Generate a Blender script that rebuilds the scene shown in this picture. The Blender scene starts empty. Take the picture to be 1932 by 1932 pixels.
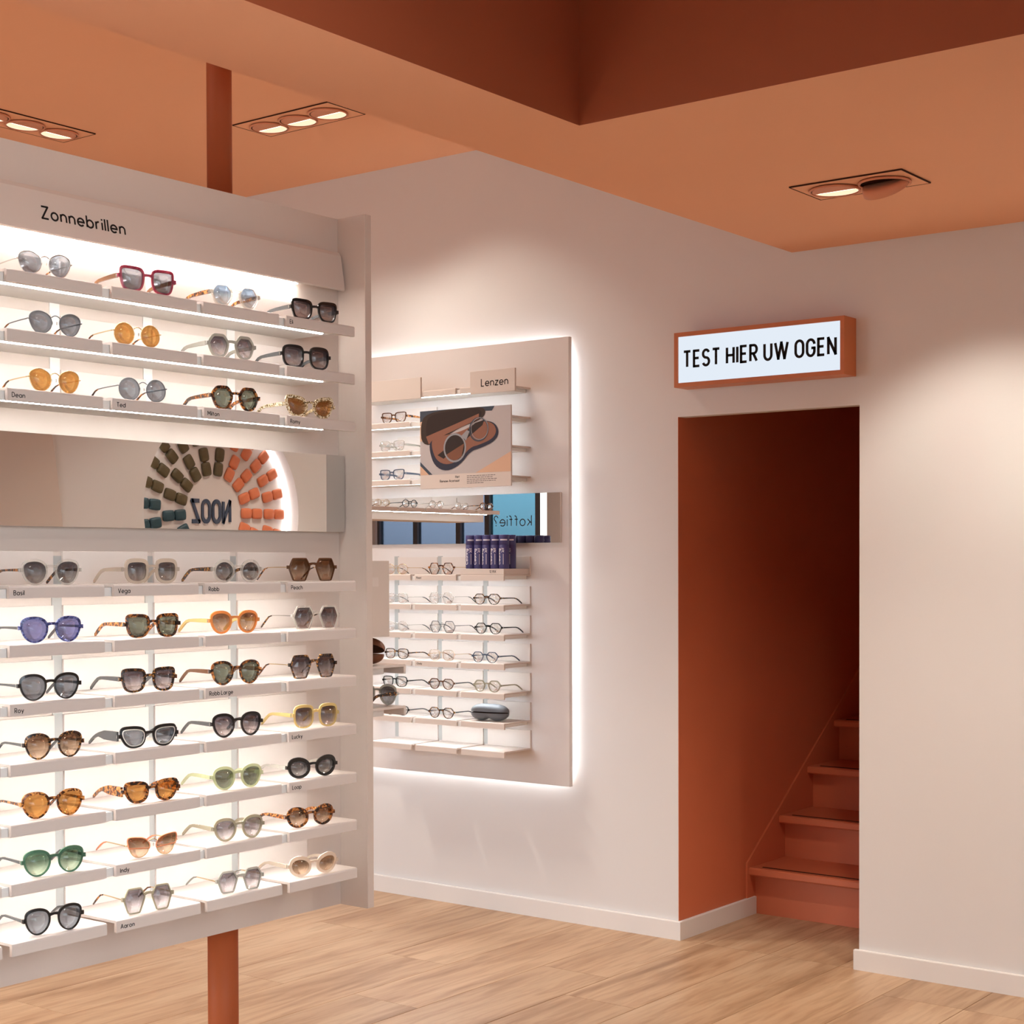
import bpy, bmesh, math, random
from mathutils import Vector, Matrix
R = math.radians
random.seed(7)
SC = bpy.context.scene
COL = SC.collection

# ------------------------------------------------------------------ camera
# calibrated from the wall, ceiling and display edges of the photograph (image 1932 px)
F_PX, YAW, PITCH, ROLL, CXP, CYP = 3013.1, 0.65389, -0.01776, 0.0030, 966.0, 1115.1
CAM_H = 1.52
cam_d = bpy.data.cameras.new('camera'); cam = bpy.data.objects.new('camera', cam_d); COL.objects.link(cam)
cam_d.sensor_width = 36.0; cam_d.sensor_fit = 'HORIZONTAL'
cam_d.lens = F_PX / 1932.0 * 36.0
cam_d.shift_x = 0.0
cam_d.shift_y = (CYP - 966.0) / 1932.0
cam_d.clip_start = 0.05
fw = Vector((-math.sin(YAW), math.cos(YAW), 0)); rt = Vector((math.cos(YAW), math.sin(YAW), 0)); dn = Vector((0, 0, -1))
f2 = fw * math.cos(PITCH) - dn * math.sin(PITCH); d2 = dn * math.cos(PITCH) + fw * math.sin(PITCH)
r3 = rt * math.cos(ROLL) + d2 * math.sin(ROLL); d3 = d2 * math.cos(ROLL) - rt * math.sin(ROLL)
m = Matrix((r3, -d3, -f2)).transposed().to_4x4(); m.translation = (0, 0, CAM_H)
cam.matrix_world = m
SC.camera = cam

# ------------------------------------------------------------------ world, exposure
w = bpy.data.worlds.new('world'); SC.world = w; w.use_nodes = True
wn = w.node_tree; bg = wn.nodes['Background']; bg.inputs[1].default_value = 4.9      # overcast sky over a dull street
wtc = wn.nodes.new('ShaderNodeTexCoord'); wsx = wn.nodes.new('ShaderNodeSeparateXYZ'); wmr = wn.nodes.new('ShaderNodeMapRange')
wmr.inputs[1].default_value = -0.02; wmr.inputs[2].default_value = 0.06
wmx = wn.nodes.new('ShaderNodeMix'); wmx.data_type = 'RGBA'; wmx.inputs[6].default_value = (0.32, 0.345, 0.37, 1); wmx.inputs[7].default_value = (0.82, 0.93, 1.04, 1)
wn.links.new(wtc.outputs['Generated'], wsx.inputs[0]); wn.links.new(wsx.outputs[2], wmr.inputs[0]); wn.links.new(wmr.outputs[0], wmx.inputs[0]); wn.links.new(wmx.outputs[2], bg.inputs[0])
SC.view_settings.view_transform = 'Standard'; SC.view_settings.look = 'None'
SC.view_settings.gamma = 1.0; SC.view_settings.exposure = 0.5; SC.view_settings.use_curve_mapping = False
SC.cycles.use_denoising = True
SC.cycles.max_bounces = 10; SC.cycles.diffuse_bounces = 5; SC.cycles.glossy_bounces = 5
SC.cycles.transparent_max_bounces = 32; SC.cycles.transmission_bounces = 6
SC.cycles.caustics_reflective = False; SC.cycles.caustics_refractive = False
SC.cycles.sample_clamp_indirect = 6.0
pl_d = bpy.data.lights.new('window_portal', 'AREA'); pl_d.shape = 'RECTANGLE'; pl_d.size = 8.9; pl_d.size_y = 2.75; pl_d.cycles.is_portal = True
pl = bpy.data.objects.new('window_portal', pl_d); COL.objects.link(pl); pl.location = (-7.45, -2.33, 1.525); pl.rotation_euler = (R(90), 0, 0)
pl_d = bpy.data.lights.new('window_portal', 'AREA'); pl_d.shape = 'RECTANGLE'; pl_d.size = 4.1; pl_d.size_y = 2.0; pl_d.cycles.is_portal = True
pl = bpy.data.objects.new('window_portal', pl_d); COL.objects.link(pl); pl.location = (1.06, .15, 1.7); pl.rotation_euler = (R(90), 0, R(90))
SPOT_W = 0.7       # scale of all ceiling spots
LED = 1.75          # scale of all LED strips

# ------------------------------------------------------------------ materials
MATS = {}
def nm(name):
    m = bpy.data.materials.new(name); m.use_nodes = True
    nt = m.node_tree; nt.nodes.clear()
    out = nt.nodes.new('ShaderNodeOutputMaterial'); MATS[name] = m
    return m, nt, out
def lk(nt, a, b): nt.links.new(a, b)
def paint(name, col, rough=0.6, var=0.03, scale=6.0, bump=0.0, spec=0.3):
    m, nt, out = nm(name)
    b = nt.nodes.new('ShaderNodeBsdfPrincipled'); b.inputs['Roughness'].default_value = rough
    b.inputs['Specular IOR Level'].default_value = spec
    tc = nt.nodes.new('ShaderNodeTexCoord'); n = nt.nodes.new('ShaderNodeTexNoise'); n.inputs['Scale'].default_value = scale
    n.inputs['Detail'].default_value = 3
    mx = nt.nodes.new('ShaderNodeMix'); mx.data_type = 'RGBA'
    mx.inputs[6].default_value = (*[c * (1 - var) for c in col], 1); mx.inputs[7].default_value = (*[min(1, c * (1 + var)) for c in col], 1)
    lk(nt, tc.outputs['Object'], n.inputs['Vector']); lk(nt, n.outputs['Fac'], mx.inputs[0]); lk(nt, mx.outputs[2], b.inputs['Base Color'])
    if bump:
        n2 = nt.nodes.new('ShaderNodeTexNoise'); n2.inputs['Scale'].default_value = 260
        bp = nt.nodes.new('ShaderNodeBump'); bp.inputs['Strength'].default_value = bump; bp.inputs['Distance'].default_value = 0.001
        lk(nt, tc.outputs['Object'], n2.inputs['Vector']); lk(nt, n2.outputs['Fac'], bp.inputs['Height']); lk(nt, bp.outputs['Normal'], b.inputs['Normal'])
    lk(nt, b.outputs[0], out.inputs[0]); return m
def metal(name, col, rough=0.25):
    m, nt, out = nm(name); b = nt.nodes.new('ShaderNodeBsdfPrincipled')
    b.inputs['Base Color'].default_value = (*col, 1); b.inputs['Metallic'].default_value = 1; b.inputs['Roughness'].default_value = rough
    lk(nt, b.outputs[0], out.inputs[0]); return m
def emis(name, col, strength):
    m, nt, out = nm(name); e = nt.nodes.new('ShaderNodeEmission'); e.inputs[0].default_value = (*col, 1); e.inputs[1].default_value = strength
    lk(nt, e.outputs[0], out.inputs[0]); return m
def mirror_mat(name):
    m, nt, out = nm(name); b = nt.nodes.new('ShaderNodeBsdfGlossy'); b.inputs[0].default_value = (0.86, 0.87, 0.86, 1); b.inputs['Roughness'].default_value = 0.0
    lk(nt, b.outputs[0], out.inputs[0]); return m
def plain(name, col, rough=0.35, spec=0.5):
    m, nt, out = nm(name); b = nt.nodes.new('ShaderNodeBsdfPrincipled')
    b.inputs['Base Color'].default_value = (*col, 1); b.inputs['Roughness'].default_value = rough; b.inputs['Specular IOR Level'].default_value = spec
    lk(nt, b.outputs[0], out.inputs[0]); return m
def spotted(name, stops, scale=90.0, rough=0.18, trans=0.0, dist=1.2):
    """mottled acetate: a noise drives a colour ramp of tortoiseshell tones"""
    m, nt, out = nm(name); b = nt.nodes.new('ShaderNodeBsdfPrincipled'); b.inputs['Roughness'].default_value = rough
    tc = nt.nodes.new('ShaderNodeTexCoord'); oi = nt.nodes.new('ShaderNodeObjectInfo')
    ad = nt.nodes.new('ShaderNodeVectorMath'); ad.operation = 'ADD'
    n = nt.nodes.new('ShaderNodeTexNoise'); n.inputs['Scale'].default_value = scale; n.inputs['Detail'].default_value = 2; n.inputs['Distortion'].default_value = dist
    cr = nt.nodes.new('ShaderNodeValToRGB'); el = cr.color_ramp.elements
    while len(el) > 1: el.remove(el[-1])
    el[0].position = stops[0][0]; el[0].color = (*stops[0][1], 1)
    for p, c in stops[1:]:
        e = el.new(p); e.color = (*c, 1)
    lk(nt, tc.outputs['Object'], ad.inputs[0]); lk(nt, oi.outputs['Random'], ad.inputs[1]); lk(nt, ad.outputs[0], n.inputs['Vector'])
    lk(nt, n.outputs['Fac'], cr.inputs[0]); lk(nt, cr.outputs[0], b.inputs['Base Color'])
    if trans:
        t = nt.nodes.new('ShaderNodeBsdfTransparent'); lk(nt, cr.outputs[0], t.inputs[0])
        mx = nt.nodes.new('ShaderNodeMixShader'); mx.inputs[0].default_value = trans
        lk(nt, b.outputs[0], mx.inputs[1]); lk(nt, t.outputs[0], mx.inputs[2]); lk(nt, mx.outputs[0], out.inputs[0])
    else: lk(nt, b.outputs[0], out.inputs[0])
    return m
def clear(name, col, trans=0.7, body=None):
    """clear or tinted see-through acetate"""
    m, nt, out = nm(name); b = nt.nodes.new('ShaderNodeBsdfPrincipled'); b.inputs['Roughness'].default_value = 0.12
    b.inputs['Base Color'].default_value = (*(body or col), 1)
    t = nt.nodes.new('ShaderNodeBsdfTransparent'); t.inputs[0].default_value = (*col, 1)
    lw = nt.nodes.new('ShaderNodeLayerWeight'); lw.inputs[0].default_value = 0.35
    mr = nt.nodes.new('ShaderNodeMapRange'); mr.inputs[3].default_value = trans; mr.inputs[4].default_value = trans * 0.25
    lk(nt, lw.outputs['Facing'], mr.inputs[0])
    mx = nt.nodes.new('ShaderNodeMixShader'); lk(nt, mr.outputs[0], mx.inputs[0])
    lk(nt, b.outputs[0], mx.inputs[1]); lk(nt, t.outputs[0], mx.inputs[2]); lk(nt, mx.outputs[0], out.inputs[0]); return m
def lens(name, top, bot=None, z0=0.006, z1=0.046, gloss=0.05):
    """tinted lens: each of its two faces lets through the square root of the tint"""
    m, nt, out = nm(name)
    t = nt.nodes.new('ShaderNodeBsdfTransparent')
    sq = lambda c: (*[math.sqrt(v) for v in c], 1)
    if bot is None: t.inputs[0].default_value = sq(top)
    else:
        tc = nt.nodes.new('ShaderNodeTexCoord'); sx = nt.nodes.new('ShaderNodeSeparateXYZ'); mr = nt.nodes.new('ShaderNodeMapRange')
        mr.inputs[1].default_value = z0; mr.inputs[2].default_value = z1; mr.interpolation_type = 'SMOOTHSTEP'
        mx = nt.nodes.new('ShaderNodeMix'); mx.data_type = 'RGBA'; mx.inputs[6].default_value = sq(bot); mx.inputs[7].default_value = sq(top)
        lk(nt, tc.outputs['Object'], sx.inputs[0]); lk(nt, sx.outputs[2], mr.inputs[0]); lk(nt, mr.outputs[0], mx.inputs[0]); lk(nt, mx.outputs[2], t.inputs[0])
    g = nt.nodes.new('ShaderNodeBsdfGlossy'); g.inputs['Roughness'].default_value = 0.03; g.inputs[0].default_value = (1, 1, 1, 1)
    fr = nt.nodes.new('ShaderNodeFresnel'); fr.inputs[0].default_value = 1.45
    mu = nt.nodes.new('ShaderNodeMath'); mu.operation = 'MULTIPLY'; mu.inputs[1].default_value = gloss / 0.04
    mi = nt.nodes.new('ShaderNodeMath'); mi.operation = 'MINIMUM'; mi.inputs[1].default_value = 0.5
    ms = nt.nodes.new('ShaderNodeMixShader'); lk(nt, fr.outputs[0], mu.inputs[0]); lk(nt, mu.outputs[0], mi.inputs[0]); lk(nt, mi.outputs[0], ms.inputs[0])
    lk(nt, t.outputs[0], ms.inputs[1]); lk(nt, g.outputs[0], ms.inputs[2]); lk(nt, ms.outputs[0], out.inputs[0]); return m

M = {}
M['wall'] = paint('wall_paint', (0.71, 0.685, 0.675), 0.75, 0.02, 2.0, bump=0.08, spec=0.15)
M['ceil'] = paint('terracotta_ceiling', (0.82, 0.42, 0.25), 0.75, 0.02, 2.0, spec=0.15)
M['rust'] = paint('rust_stair_paint', (0.60, 0.17, 0.08), 0.45, 0.05, 5.0, spec=0.3)
M['skirt'] = paint('white_skirting', (0.76, 0.725, 0.70), 0.4, 0.02, 4.0)
M['panel'] = paint('pink_beige_panel', (0.64, 0.55, 0.49), 0.55, 0.02, 3.0, spec=0.25)
M['tray'] = paint('powder_coated_tray', (0.68, 0.60, 0.55), 0.5, 0.02, 3.0, spec=0.25)
M['wpanel'] = paint('pale_wall_panel', (0.69, 0.635, 0.61), 0.55, 0.02, 3.0, spec=0.25)
M['rail'] = paint('white_rail', (0.82, 0.80, 0.77), 0.5, 0.02, 3.0)
M['pole'] = paint('rust_pole', (0.46, 0.115, 0.04), 0.5, 0.04, 8.0, spec=0.15)
M['lamp'] = paint('terracotta_lamp', (0.66, 0.28, 0.16), 0.5, 0.02, 6.0)
M['lampin'] = plain('lamp_reflector', (0.85, 0.60, 0.45), 0.3)
M['dark'] = plain('dark_recess', (0.05, 0.018, 0.01), 0.8, 0.1)
M['ink'] = plain('black_ink', (0.018, 0.014, 0.013), 0.6, 0.1)
M['white_ink'] = plain('white_ink', (0.75, 0.72, 0.78), 0.6, 0.1)
M['mirror'] = mirror_mat('mirror_glass')
M['led_warm'] = emis('led_neutral', (1.0, 0.975, 0.94), 27.0 * LED)
M['led_cool'] = emis('led_cool', (0.90, 0.96, 1.0), 19.5 * LED)
M['led_halo'] = emis('led_halo', (0.95, 0.985, 1.0), 5.2 * LED)
M['bulb'] = emis('spot_bulb', (1.0, 0.80, 0.58), 4.0)
M['glow'] = emis('glowing_reflector', (1.0, 0.66, 0.44), 1.0)
M['signface'] = emis('sign_face', (0.83, 0.905, 1.0), 0.66)
M['signframe'] = paint('terracotta_sign_frame', (0.55, 0.175, 0.065), 0.4, 0.03, 8.0)

def wood():
    m, nt, out = nm('oak_plank'); b = nt.nodes.new('ShaderNodeBsdfPrincipled'); b.inputs['Roughness'].default_value = 0.42
    b.inputs['Specular IOR Level'].default_value = 0.35
    tc = nt.nodes.new('ShaderNodeTexCoord'); oi = nt.nodes.new('ShaderNodeObjectInfo'); ge = nt.nodes.new('ShaderNodeNewGeometry')
    mp = nt.nodes.new('ShaderNodeMapping'); mp.inputs['Scale'].default_value = (5.5, 0.55, 1)
    ad = nt.nodes.new('ShaderNodeVectorMath'); ad.operation = 'ADD'
    sc = nt.nodes.new('ShaderNodeMath'); sc.operation = 'MULTIPLY'; sc.inputs[1].default_value = 40
    lk(nt, oi.outputs['Random'], sc.inputs[0]); lk(nt, tc.outputs['Object'], mp.inputs[0]); lk(nt, mp.outputs[0], ad.inputs[0]); lk(nt, sc.outputs[0], ad.inputs[1])
    n1 = nt.nodes.new('ShaderNodeTexNoise'); n1.inputs['Scale'].default_value = 1.0; n1.inputs['Detail'].default_value = 5; n1.inputs['Distortion'].default_value = 1.4
    n2 = nt.nodes.new('ShaderNodeTexNoise'); n2.inputs['Scale'].default_value = 7.0; n2.inputs['Detail'].default_value = 6; n2.inputs['Distortion'].default_value = 0.6
    lk(nt, ad.outputs[0], n1.inputs['Vector']); lk(nt, ad.outputs[0], n2.inputs['Vector'])
    cr = nt.nodes.new('ShaderNodeValToRGB'); el = cr.color_ramp.elements
    el[0].position = 0.30; el[0].color = (0.33, 0.195, 0.11, 1); el[1].position = 0.68; el[1].color = (0.54, 0.375, 0.24, 1)
    e = el.new(0.47); e.color = (0.47, 0.305, 0.185, 1)
    lk(nt, n1.outputs['Fac'], cr.inputs[0])
    mx = nt.nodes.new('ShaderNodeMix'); mx.data_type = 'RGBA'; mx.blend_type = 'MULTIPLY'; mx.inputs[0].default_value = 0.55
    c2 = nt.nodes.new('ShaderNodeValToRGB'); c2.color_ramp.elements[0].position = 0.36; c2.color_ramp.elements[0].color = (0.66, 0.58, 0.50, 1)
    c2.color_ramp.elements[1].position = 0.56; c2.color_ramp.elements[1].color = (1, 1, 1, 1)
    lk(nt, n2.outputs['Fac'], c2.inputs[0]); lk(nt, cr.outputs[0], mx.inputs[6]); lk(nt, c2.outputs[0], mx.inputs[7])
    hs = nt.nodes.new('ShaderNodeHueSaturation'); mr = nt.nodes.new('ShaderNodeMapRange'); mr.inputs[3].default_value = 0.93; mr.inputs[4].default_value = 1.07
    lk(nt, oi.outputs['Random'], mr.inputs[0]); lk(nt, mr.outputs[0], hs.inputs['Value']); lk(nt, mx.outputs[2], hs.inputs['Color'])
    lk(nt, hs.outputs[0], b.inputs['Base Color'])
    bp = nt.nodes.new('ShaderNodeBump'); bp.inputs['Strength'].default_value = 0.12; bp.inputs['Distance'].default_value = 0.002
    lk(nt, n2.outputs['Fac'], bp.inputs['Height']); lk(nt, bp.outputs['Normal'], b.inputs['Normal'])
    lk(nt, b.outputs[0], out.inputs[0]); return m
M['wood'] = wood()

# acetates
M['black'] = plain('black_acetate', (0.012, 0.011, 0.011), 0.15, 0.5)
M['tort'] = spotted('tortoise_acetate', [(0.44, (0.022, 0.008, 0.004)), (0.53, (0.15, 0.045, 0.012)), (0.64, (0.55, 0.21, 0.05))], 85)
M['tort_light'] = spotted('amber_tortoise_acetate', [(0.40, (0.035, 0.011, 0.005)), (0.49, (0.27, 0.08, 0.02)), (0.60, (0.68, 0.31, 0.09))], 80)
M['tort_dark'] = spotted('dark_tortoise_acetate', [(0.46, (0.012, 0.007, 0.005)), (0.56, (0.09, 0.030, 0.010)), (0.66, (0.50, 0.24, 0.06))], 120)
M['mosaic'] = spotted('gold_mosaic_acetate', [(0.36, (0.05, 0.030, 0.012)), (0.45, (0.33, 0.20, 0.07)), (0.52, (0.75, 0.62, 0.38)), (0.62, (0.88, 0.82, 0.68))], 260, dist=0.4)
M['clear'] = clear('crystal_acetate', (0.95, 0.93, 0.90), 0.8, (0.80, 0.77, 0.72))
M['champagne'] = clear('champagne_acetate', (0.90, 0.82, 0.72), 0.6, (0.78, 0.68, 0.58))
M['smoke'] = clear('smoke_acetate', (0.72, 0.70, 0.64), 0.5, (0.50, 0.48, 0.43))
M['khaki'] = clear('khaki_acetate', (0.70, 0.65, 0.52), 0.5, (0.48, 0.43, 0.32))
M['lime'] = clear('pale_green_acetate', (0.84, 0.86, 0.62), 0.5, (0.72, 0.75, 0.50))
M['peach'] = clear('peach_crystal_acetate', (0.95, 0.86, 0.77), 0.6, (0.85, 0.72, 0.60))
M['yellow'] = clear('honey_acetate', (0.92, 0.76, 0.38), 0.35, (0.83, 0.64, 0.27))
M['orange'] = clear('orange_acetate', (0.96, 0.52, 0.22), 0.35, (0.85, 0.36, 0.11))
M['blue'] = spotted('blue_acetate', [(0.40, (0.04, 0.045, 0.14)), (0.52, (0.10, 0.12, 0.33)), (0.62, (0.24, 0.28, 0.55))], 140, trans=0.25)
M['green'] = clear('bottle_green_acetate', (0.25, 0.42, 0.33), 0.4, (0.09, 0.20, 0.13))
M['pink'] = spotted('raspberry_acetate', [(0.35, (0.32, 0.035, 0.08)), (0.60, (0.55, 0.12, 0.17))], 40, trans=0.3)
M['brown'] = clear('brown_acetate', (0.42, 0.24, 0.14), 0.4, (0.17, 0.075, 0.035))
M['grey'] = plain('slate_acetate', (0.065, 0.067, 0.07), 0.25)
M['navy'] = plain('navy_acetate', (0.07, 0.09, 0.13), 0.25)
M['ivory'] = plain('ivory_rim', (0.72, 0.66, 0.60), 0.3)
M['coral'] = plain('coral_rim', (0.82, 0.30, 0.15), 0.3)
M['silver'] = metal('silver_wire', (0.62, 0.60, 0.56)); M['gun'] = metal('gunmetal_wire', (0.16, 0.16, 0.165), 0.35)
M['gold'] = metal('gold_wire', (0.75, 0.56, 0.32)); M['blackwire'] = metal('black_wire', (0.05, 0.05, 0.055), 0.4)
# lens tints
T = {}
T['grey'] = lens('grey_lens', (0.20, 0.215, 0.245)); T['smokeblue'] = lens('smoke_blue_lens', (0.26, 0.285, 0.325))
T['amber'] = lens('amber_lens', (0.50, 0.255, 0.075)); T['g15'] = lens('green_grey_lens', (0.165, 0.185, 0.145))
T['brown'] = lens('brown_lens', (0.27, 0.125, 0.04)); T['blue'] = lens('blue_lens', (0.19, 0.20, 0.40))
T['browng'] = lens('brown_gradient_lens', (0.13, 0.068, 0.036), (0.66, 0.52, 0.39)); T['purpg'] = lens('plum_grey_gradient_lens', (0.085, 0.070, 0.085), (0.60, 0.555, 0.56))
T['greyg'] = lens('grey_gradient_lens', (0.095, 0.098, 0.118), (0.42, 0.42, 0.42)); T['blueg'] = lens('blue_gradient_lens', (0.13, 0.20, 0.30), (0.66, 0.71, 0.74))
T['greeng'] = lens('green_gradient_lens', (0.07, 0.15, 0.10), (0.50, 0.63, 0.50)); T['lav'] = lens('lavender_gradient_lens', (0.22, 0.205, 0.24), (0.66, 0.645, 0.68))
T['demo'] = lens('demo_lens', (0.93, 0.93, 0.925), gloss=0.035)

# ------------------------------------------------------------------ mesh helpers
def mesh_of(bm, name):
    me = bpy.data.meshes.new(name); bmesh.ops.recalc_face_normals(bm, faces=bm.faces); bm.to_mesh(me); bm.free(); return me
def obj(name, data, mat, parent=None, loc=None, rot=None, smooth=False):
    if isinstance(data, bmesh.types.BMesh): data = mesh_of(data, name)
    o = bpy.data.objects.new(name, data); COL.objects.link(o)
    if mat is not None and len(data.materials) == 0: data.materials.append(mat)
    if smooth:
        for p in data.polygons: p.use_smooth = True
    if parent is not None: o.parent = parent
    if loc is not None: o.location = loc
    if rot is not None: o.rotation_euler = rot
    return o
def tag(o, label=None, cat=None, group=None, kind=None):
    if label: o['label'] = label
    if cat: o['category'] = cat
    if group: o['group'] = group
    if kind: o['kind'] = kind
    return o
def empty(name, loc=(0, 0, 0), rz=0.0):
    o = bpy.data.objects.new(name, None); COL.objects.link(o); o.location = loc; o.rotation_euler = (0, 0, rz); o.empty_display_size = 0.1
    return o
def NB(): return bmesh.new()
def box(bm, x0, x1, y0, y1, z0, z1):
    vs = [bm.verts.new((x, y, z)) for x in (x0, x1) for y in (y0, y1) for z in (z0, z1)]
    for f in ((0, 1, 3, 2), (4, 6, 7, 5), (0, 4, 5, 1), (2, 3, 7, 6), (0, 2, 6, 4), (1, 5, 7, 3)): bm.faces.new([vs[i] for i in f])
    return bm
def bbox(x0, x1, y0, y1, z0, z1, bev=0.0):
    bm = box(NB(), x0, x1, y0, y1, z0, z1)
    if bev: bmesh.ops.bevel(bm, geom=bm.edges[:], offset=bev, segments=2, affect='EDGES', profile=0.5)
    return bm
def prism(bm, pts, a, b, fn):
    """closed 2-D profile pts swept from a to b; fn(p, q, t) -> 3-D point"""
    A = [bm.verts.new(fn(p, q, a)) for p, q in pts]; B = [bm.verts.new(fn(p, q, b)) for p, q in pts]
    n = len(pts)
    for i in range(n): bm.faces.new((A[i], A[(i + 1) % n], B[(i + 1) % n], B[i]))
    bm.faces.new(A[::-1]); bm.faces.new(B); return bm
def tube(bm, pts, rad, n=8, closed=False, caps=True):
    pts = [Vector(p) for p in pts]; N = len(pts)
    rr = rad if isinstance(rad, (list, tuple)) else [rad] * N
    rings = []; up = None
    for i in range(N):
        if closed: t = pts[(i + 1) % N] - pts[i - 1]
        else: t = pts[min(i + 1, N - 1)] - pts[max(i - 1, 0)]
        t.normalize()
        if up is None: up = Vector((0, 1, 0)) if abs(t.y) < 0.8 else Vector((1, 0, 0))
        s = t.cross(up)
        if s.length < 1e-5: s = t.cross(Vector((0, 0, 1)))
        s.normalize(); u2 = s.cross(t).normalized(); up = u2
        rings.append([bm.verts.new(pts[i] + (s * math.cos(2 * math.pi * k / n) + u2 * math.sin(2 * math.pi * k / n)) * rr[i]) for k in range(n)])
    for i in range(N if closed else N - 1):
        a, b = rings[i], rings[(i + 1) % N]
        for k in range(n): bm.faces.new((a[k], a[(k + 1) % n], b[(k + 1) % n], b[k]))
    if not closed and caps: bm.faces.new(rings[0][::-1]); bm.faces.new(rings[-1])
    return bm
def lathe(bm, prof, n=24, mat=None):
    """profile (r, z) turned round the z axis, optionally moved by a matrix"""
    rings = []
    for r, z in prof:
        if r < 1e-6: rings.append([bm.verts.new((0, 0, z))])
        else: rings.append([bm.verts.new((r * math.cos(2 * math.pi * k / n), r * math.sin(2 * math.pi * k / n), z)) for k in range(n)])
    for a, b in zip(rings, rings[1:]):
        for k in range(n):
            q = [a[k % len(a)], a[(k + 1) % n % len(a)], b[(k + 1) % n % len(b)], b[k % len(b)]]
            q = [v for i, v in enumerate(q) if v not in q[:i]]
            if len(q) > 2: bm.faces.new(q)
    if mat is not None: bmesh.ops.transform(bm, matrix=mat, verts=bm.verts[:])
    return bm

# ------------------------------------------------------------------ stroke lettering
def arc(cx, cy, rx, ry, a0, a1, n=14): return [(cx + rx * math.cos(R(a0 + (a1 - a0) * i / n)), cy + ry * math.sin(R(a0 + (a1 - a0) * i / n))) for i in range(n + 1)]
def glyphs():
    h = .64; r = h / 2; G = {}
    C = lambda cx, rr=r: arc(cx, r, rr, rr, 0, 360, 22)
    G['o'] = (h, [C(r)]); G['a'] = (h, [C(r), [(h, 0), (h, h)]]); G['b'] = (h, [C(r), [(0, 0), (0, 1)]]); G['d'] = (h, [C(r), [(h, 0), (h, 1)]])
    G['p'] = (h, [C(r), [(0, -.3), (0, h)]]); G['g'] = (h, [C(r), [(h, h), (h, -.08)] + arc(r, -.06, r, .24, 0, -150, 10)])
    G['e'] = (h, [[(0.02, r), (h - .01, r)] + arc(r, r, r, r, 0, 318, 20)]); G['c'] = (h * .9, [arc(r, r, r, r, 48, 312, 18)])
    G['n'] = (.54, [[(0, 0), (0, h)], arc(.27, h - .27, .27, .27, 180, 0, 12) + [(.54, 0)]]); G['h'] = (.54, [[(0, 0), (0, 1)], arc(.27, h - .27, .27, .27, 180, 0, 12) + [(.54, 0)]])
    G['m'] = (.9, [[(0, 0), (0, h)], arc(.225, h - .225, .225, .225, 180, 0, 10) + [(.45, 0)], arc(.675, h - .225, .225, .225, 180, 0, 10) + [(.9, 0)]])
    G['u'] = (.54, [[(0, h)] + arc(.27, .27, .27, .27, 180, 360, 12) + [(.54, h)], [(.54, h), (.54, 0)]])
    G['r'] = (.34, [[(0, 0), (0, h)], arc(.27, h - .27, .27, .27, 180, 78, 8)]); G['l'] = (0, [[(0, 0), (0, 1)]]); G['i'] = (0, [[(0, 0), (0, h)], [(0, .83), (0, .96)]])
    G['t'] = (.36, [[(.18, 0), (.18, .9)], [(0, h), (.36, h)]]); G['f'] = (.4, [[(.16, 0), (.16, .75)] + arc(.36, .76, .2, .22, 180, 80, 8), [(0, h), (.38, h)]])
    G['z'] = (.5, [[(0, h), (.5, h), (.0, 0), (.5, 0)]]); G['v'] = (.56, [[(0, h), (.28, 0), (.56, h)]]); G['y'] = (.56, [[(0, h), (.28, 0.02)], [(.56, h), (.16, -.3)]])
    G['k'] = (.5, [[(0, 0), (0, 1)], [(.46, h), (.02, .26)], [(.17, .38), (.5, 0)]]); G['s'] = (.42, [arc(.21, .48, .19, .16, 30, 270, 10) + arc(.21, .16, .2, .16, 90, -150, 10)])
    G['w'] = (.8, [[(0, h), (.2, 0), (.4, h), (.6, 0), (.8, h)]])
    G['D'] = (.66, [[(0, 0), (0, 1), (.2, 1)] + arc(.2, .5, .46, .5, 90, -90, 16) + [(0, 0)]]); G['T'] = (.62, [[(0, 1), (.62, 1)], [(.31, 0), (.31, 1)]])
    G['M'] = (.8, [[(0, 0), (0, 1), (.4, .35), (.8, 1), (.8, 0)]]); G['Z'] = (.62, [[(0, 1), (.62, 1), (0, 0), (.62, 0)]])
    G['R'] = (.56, [[(0, 0), (0, 1), (.3, 1)] + arc(.3, .74, .26, .26, 90, -90, 12) + [(0, .48)], [(.26, .48), (.56, 0)]])
    G['P'] = (.56, [[(0, 0), (0, 1), (.3, 1)] + arc(.3, .73, .26, .27, 90, -90, 12) + [(0, .46)]])
    G['B'] = (.56, [[(0, 0), (0, 1), (.28, 1)] + arc(.28, .76, .23, .24, 90, -90, 10) + [(0, .52)], [(.28, .52)] + arc(.3, .26, .26, .26, 90, -90, 10) + [(0, 0)]])
    G['V'] = (.72, [[(0, 1), (.36, 0), (.72, 1)]]); G['L'] = (.46, [[(0, 1), (0, 0), (.46, 0)]]); G['I'] = (0, [[(0, 0), (0, 1)]])
    G['A'] = (.76, [[(0, 0), (.38, 1), (.76, 0)], [(.14, .33), (.62, .33)]]); G['E'] = (.5, [[(.5, 1), (0, 1), (0, 0), (.5, 0)], [(0, .52), (.44, .52)]])
    G['C'] = (.76, [arc(.48, .5, .48, .5, 48, 312, 20)]); G['H'] = (.6, [[(0, 0), (0, 1)], [(.6, 0), (.6, 1)], [(0, .5), (.6, .5)]])
    G['U'] = (.6, [[(0, 1)] + arc(.3, .3, .3, .3, 180, 360, 14) + [(.6, 1)]]); G['W'] = (1.08, [[(0, 1), (.27, 0), (.54, 1), (.81, 0), (1.08, 1)]])
    G['O'] = (.64, [arc(.32, .7, .32, .3, 0, 180, 12) + arc(.32, .3, .32, .3, 180, 360, 12) + [(.64, .7)]])
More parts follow.
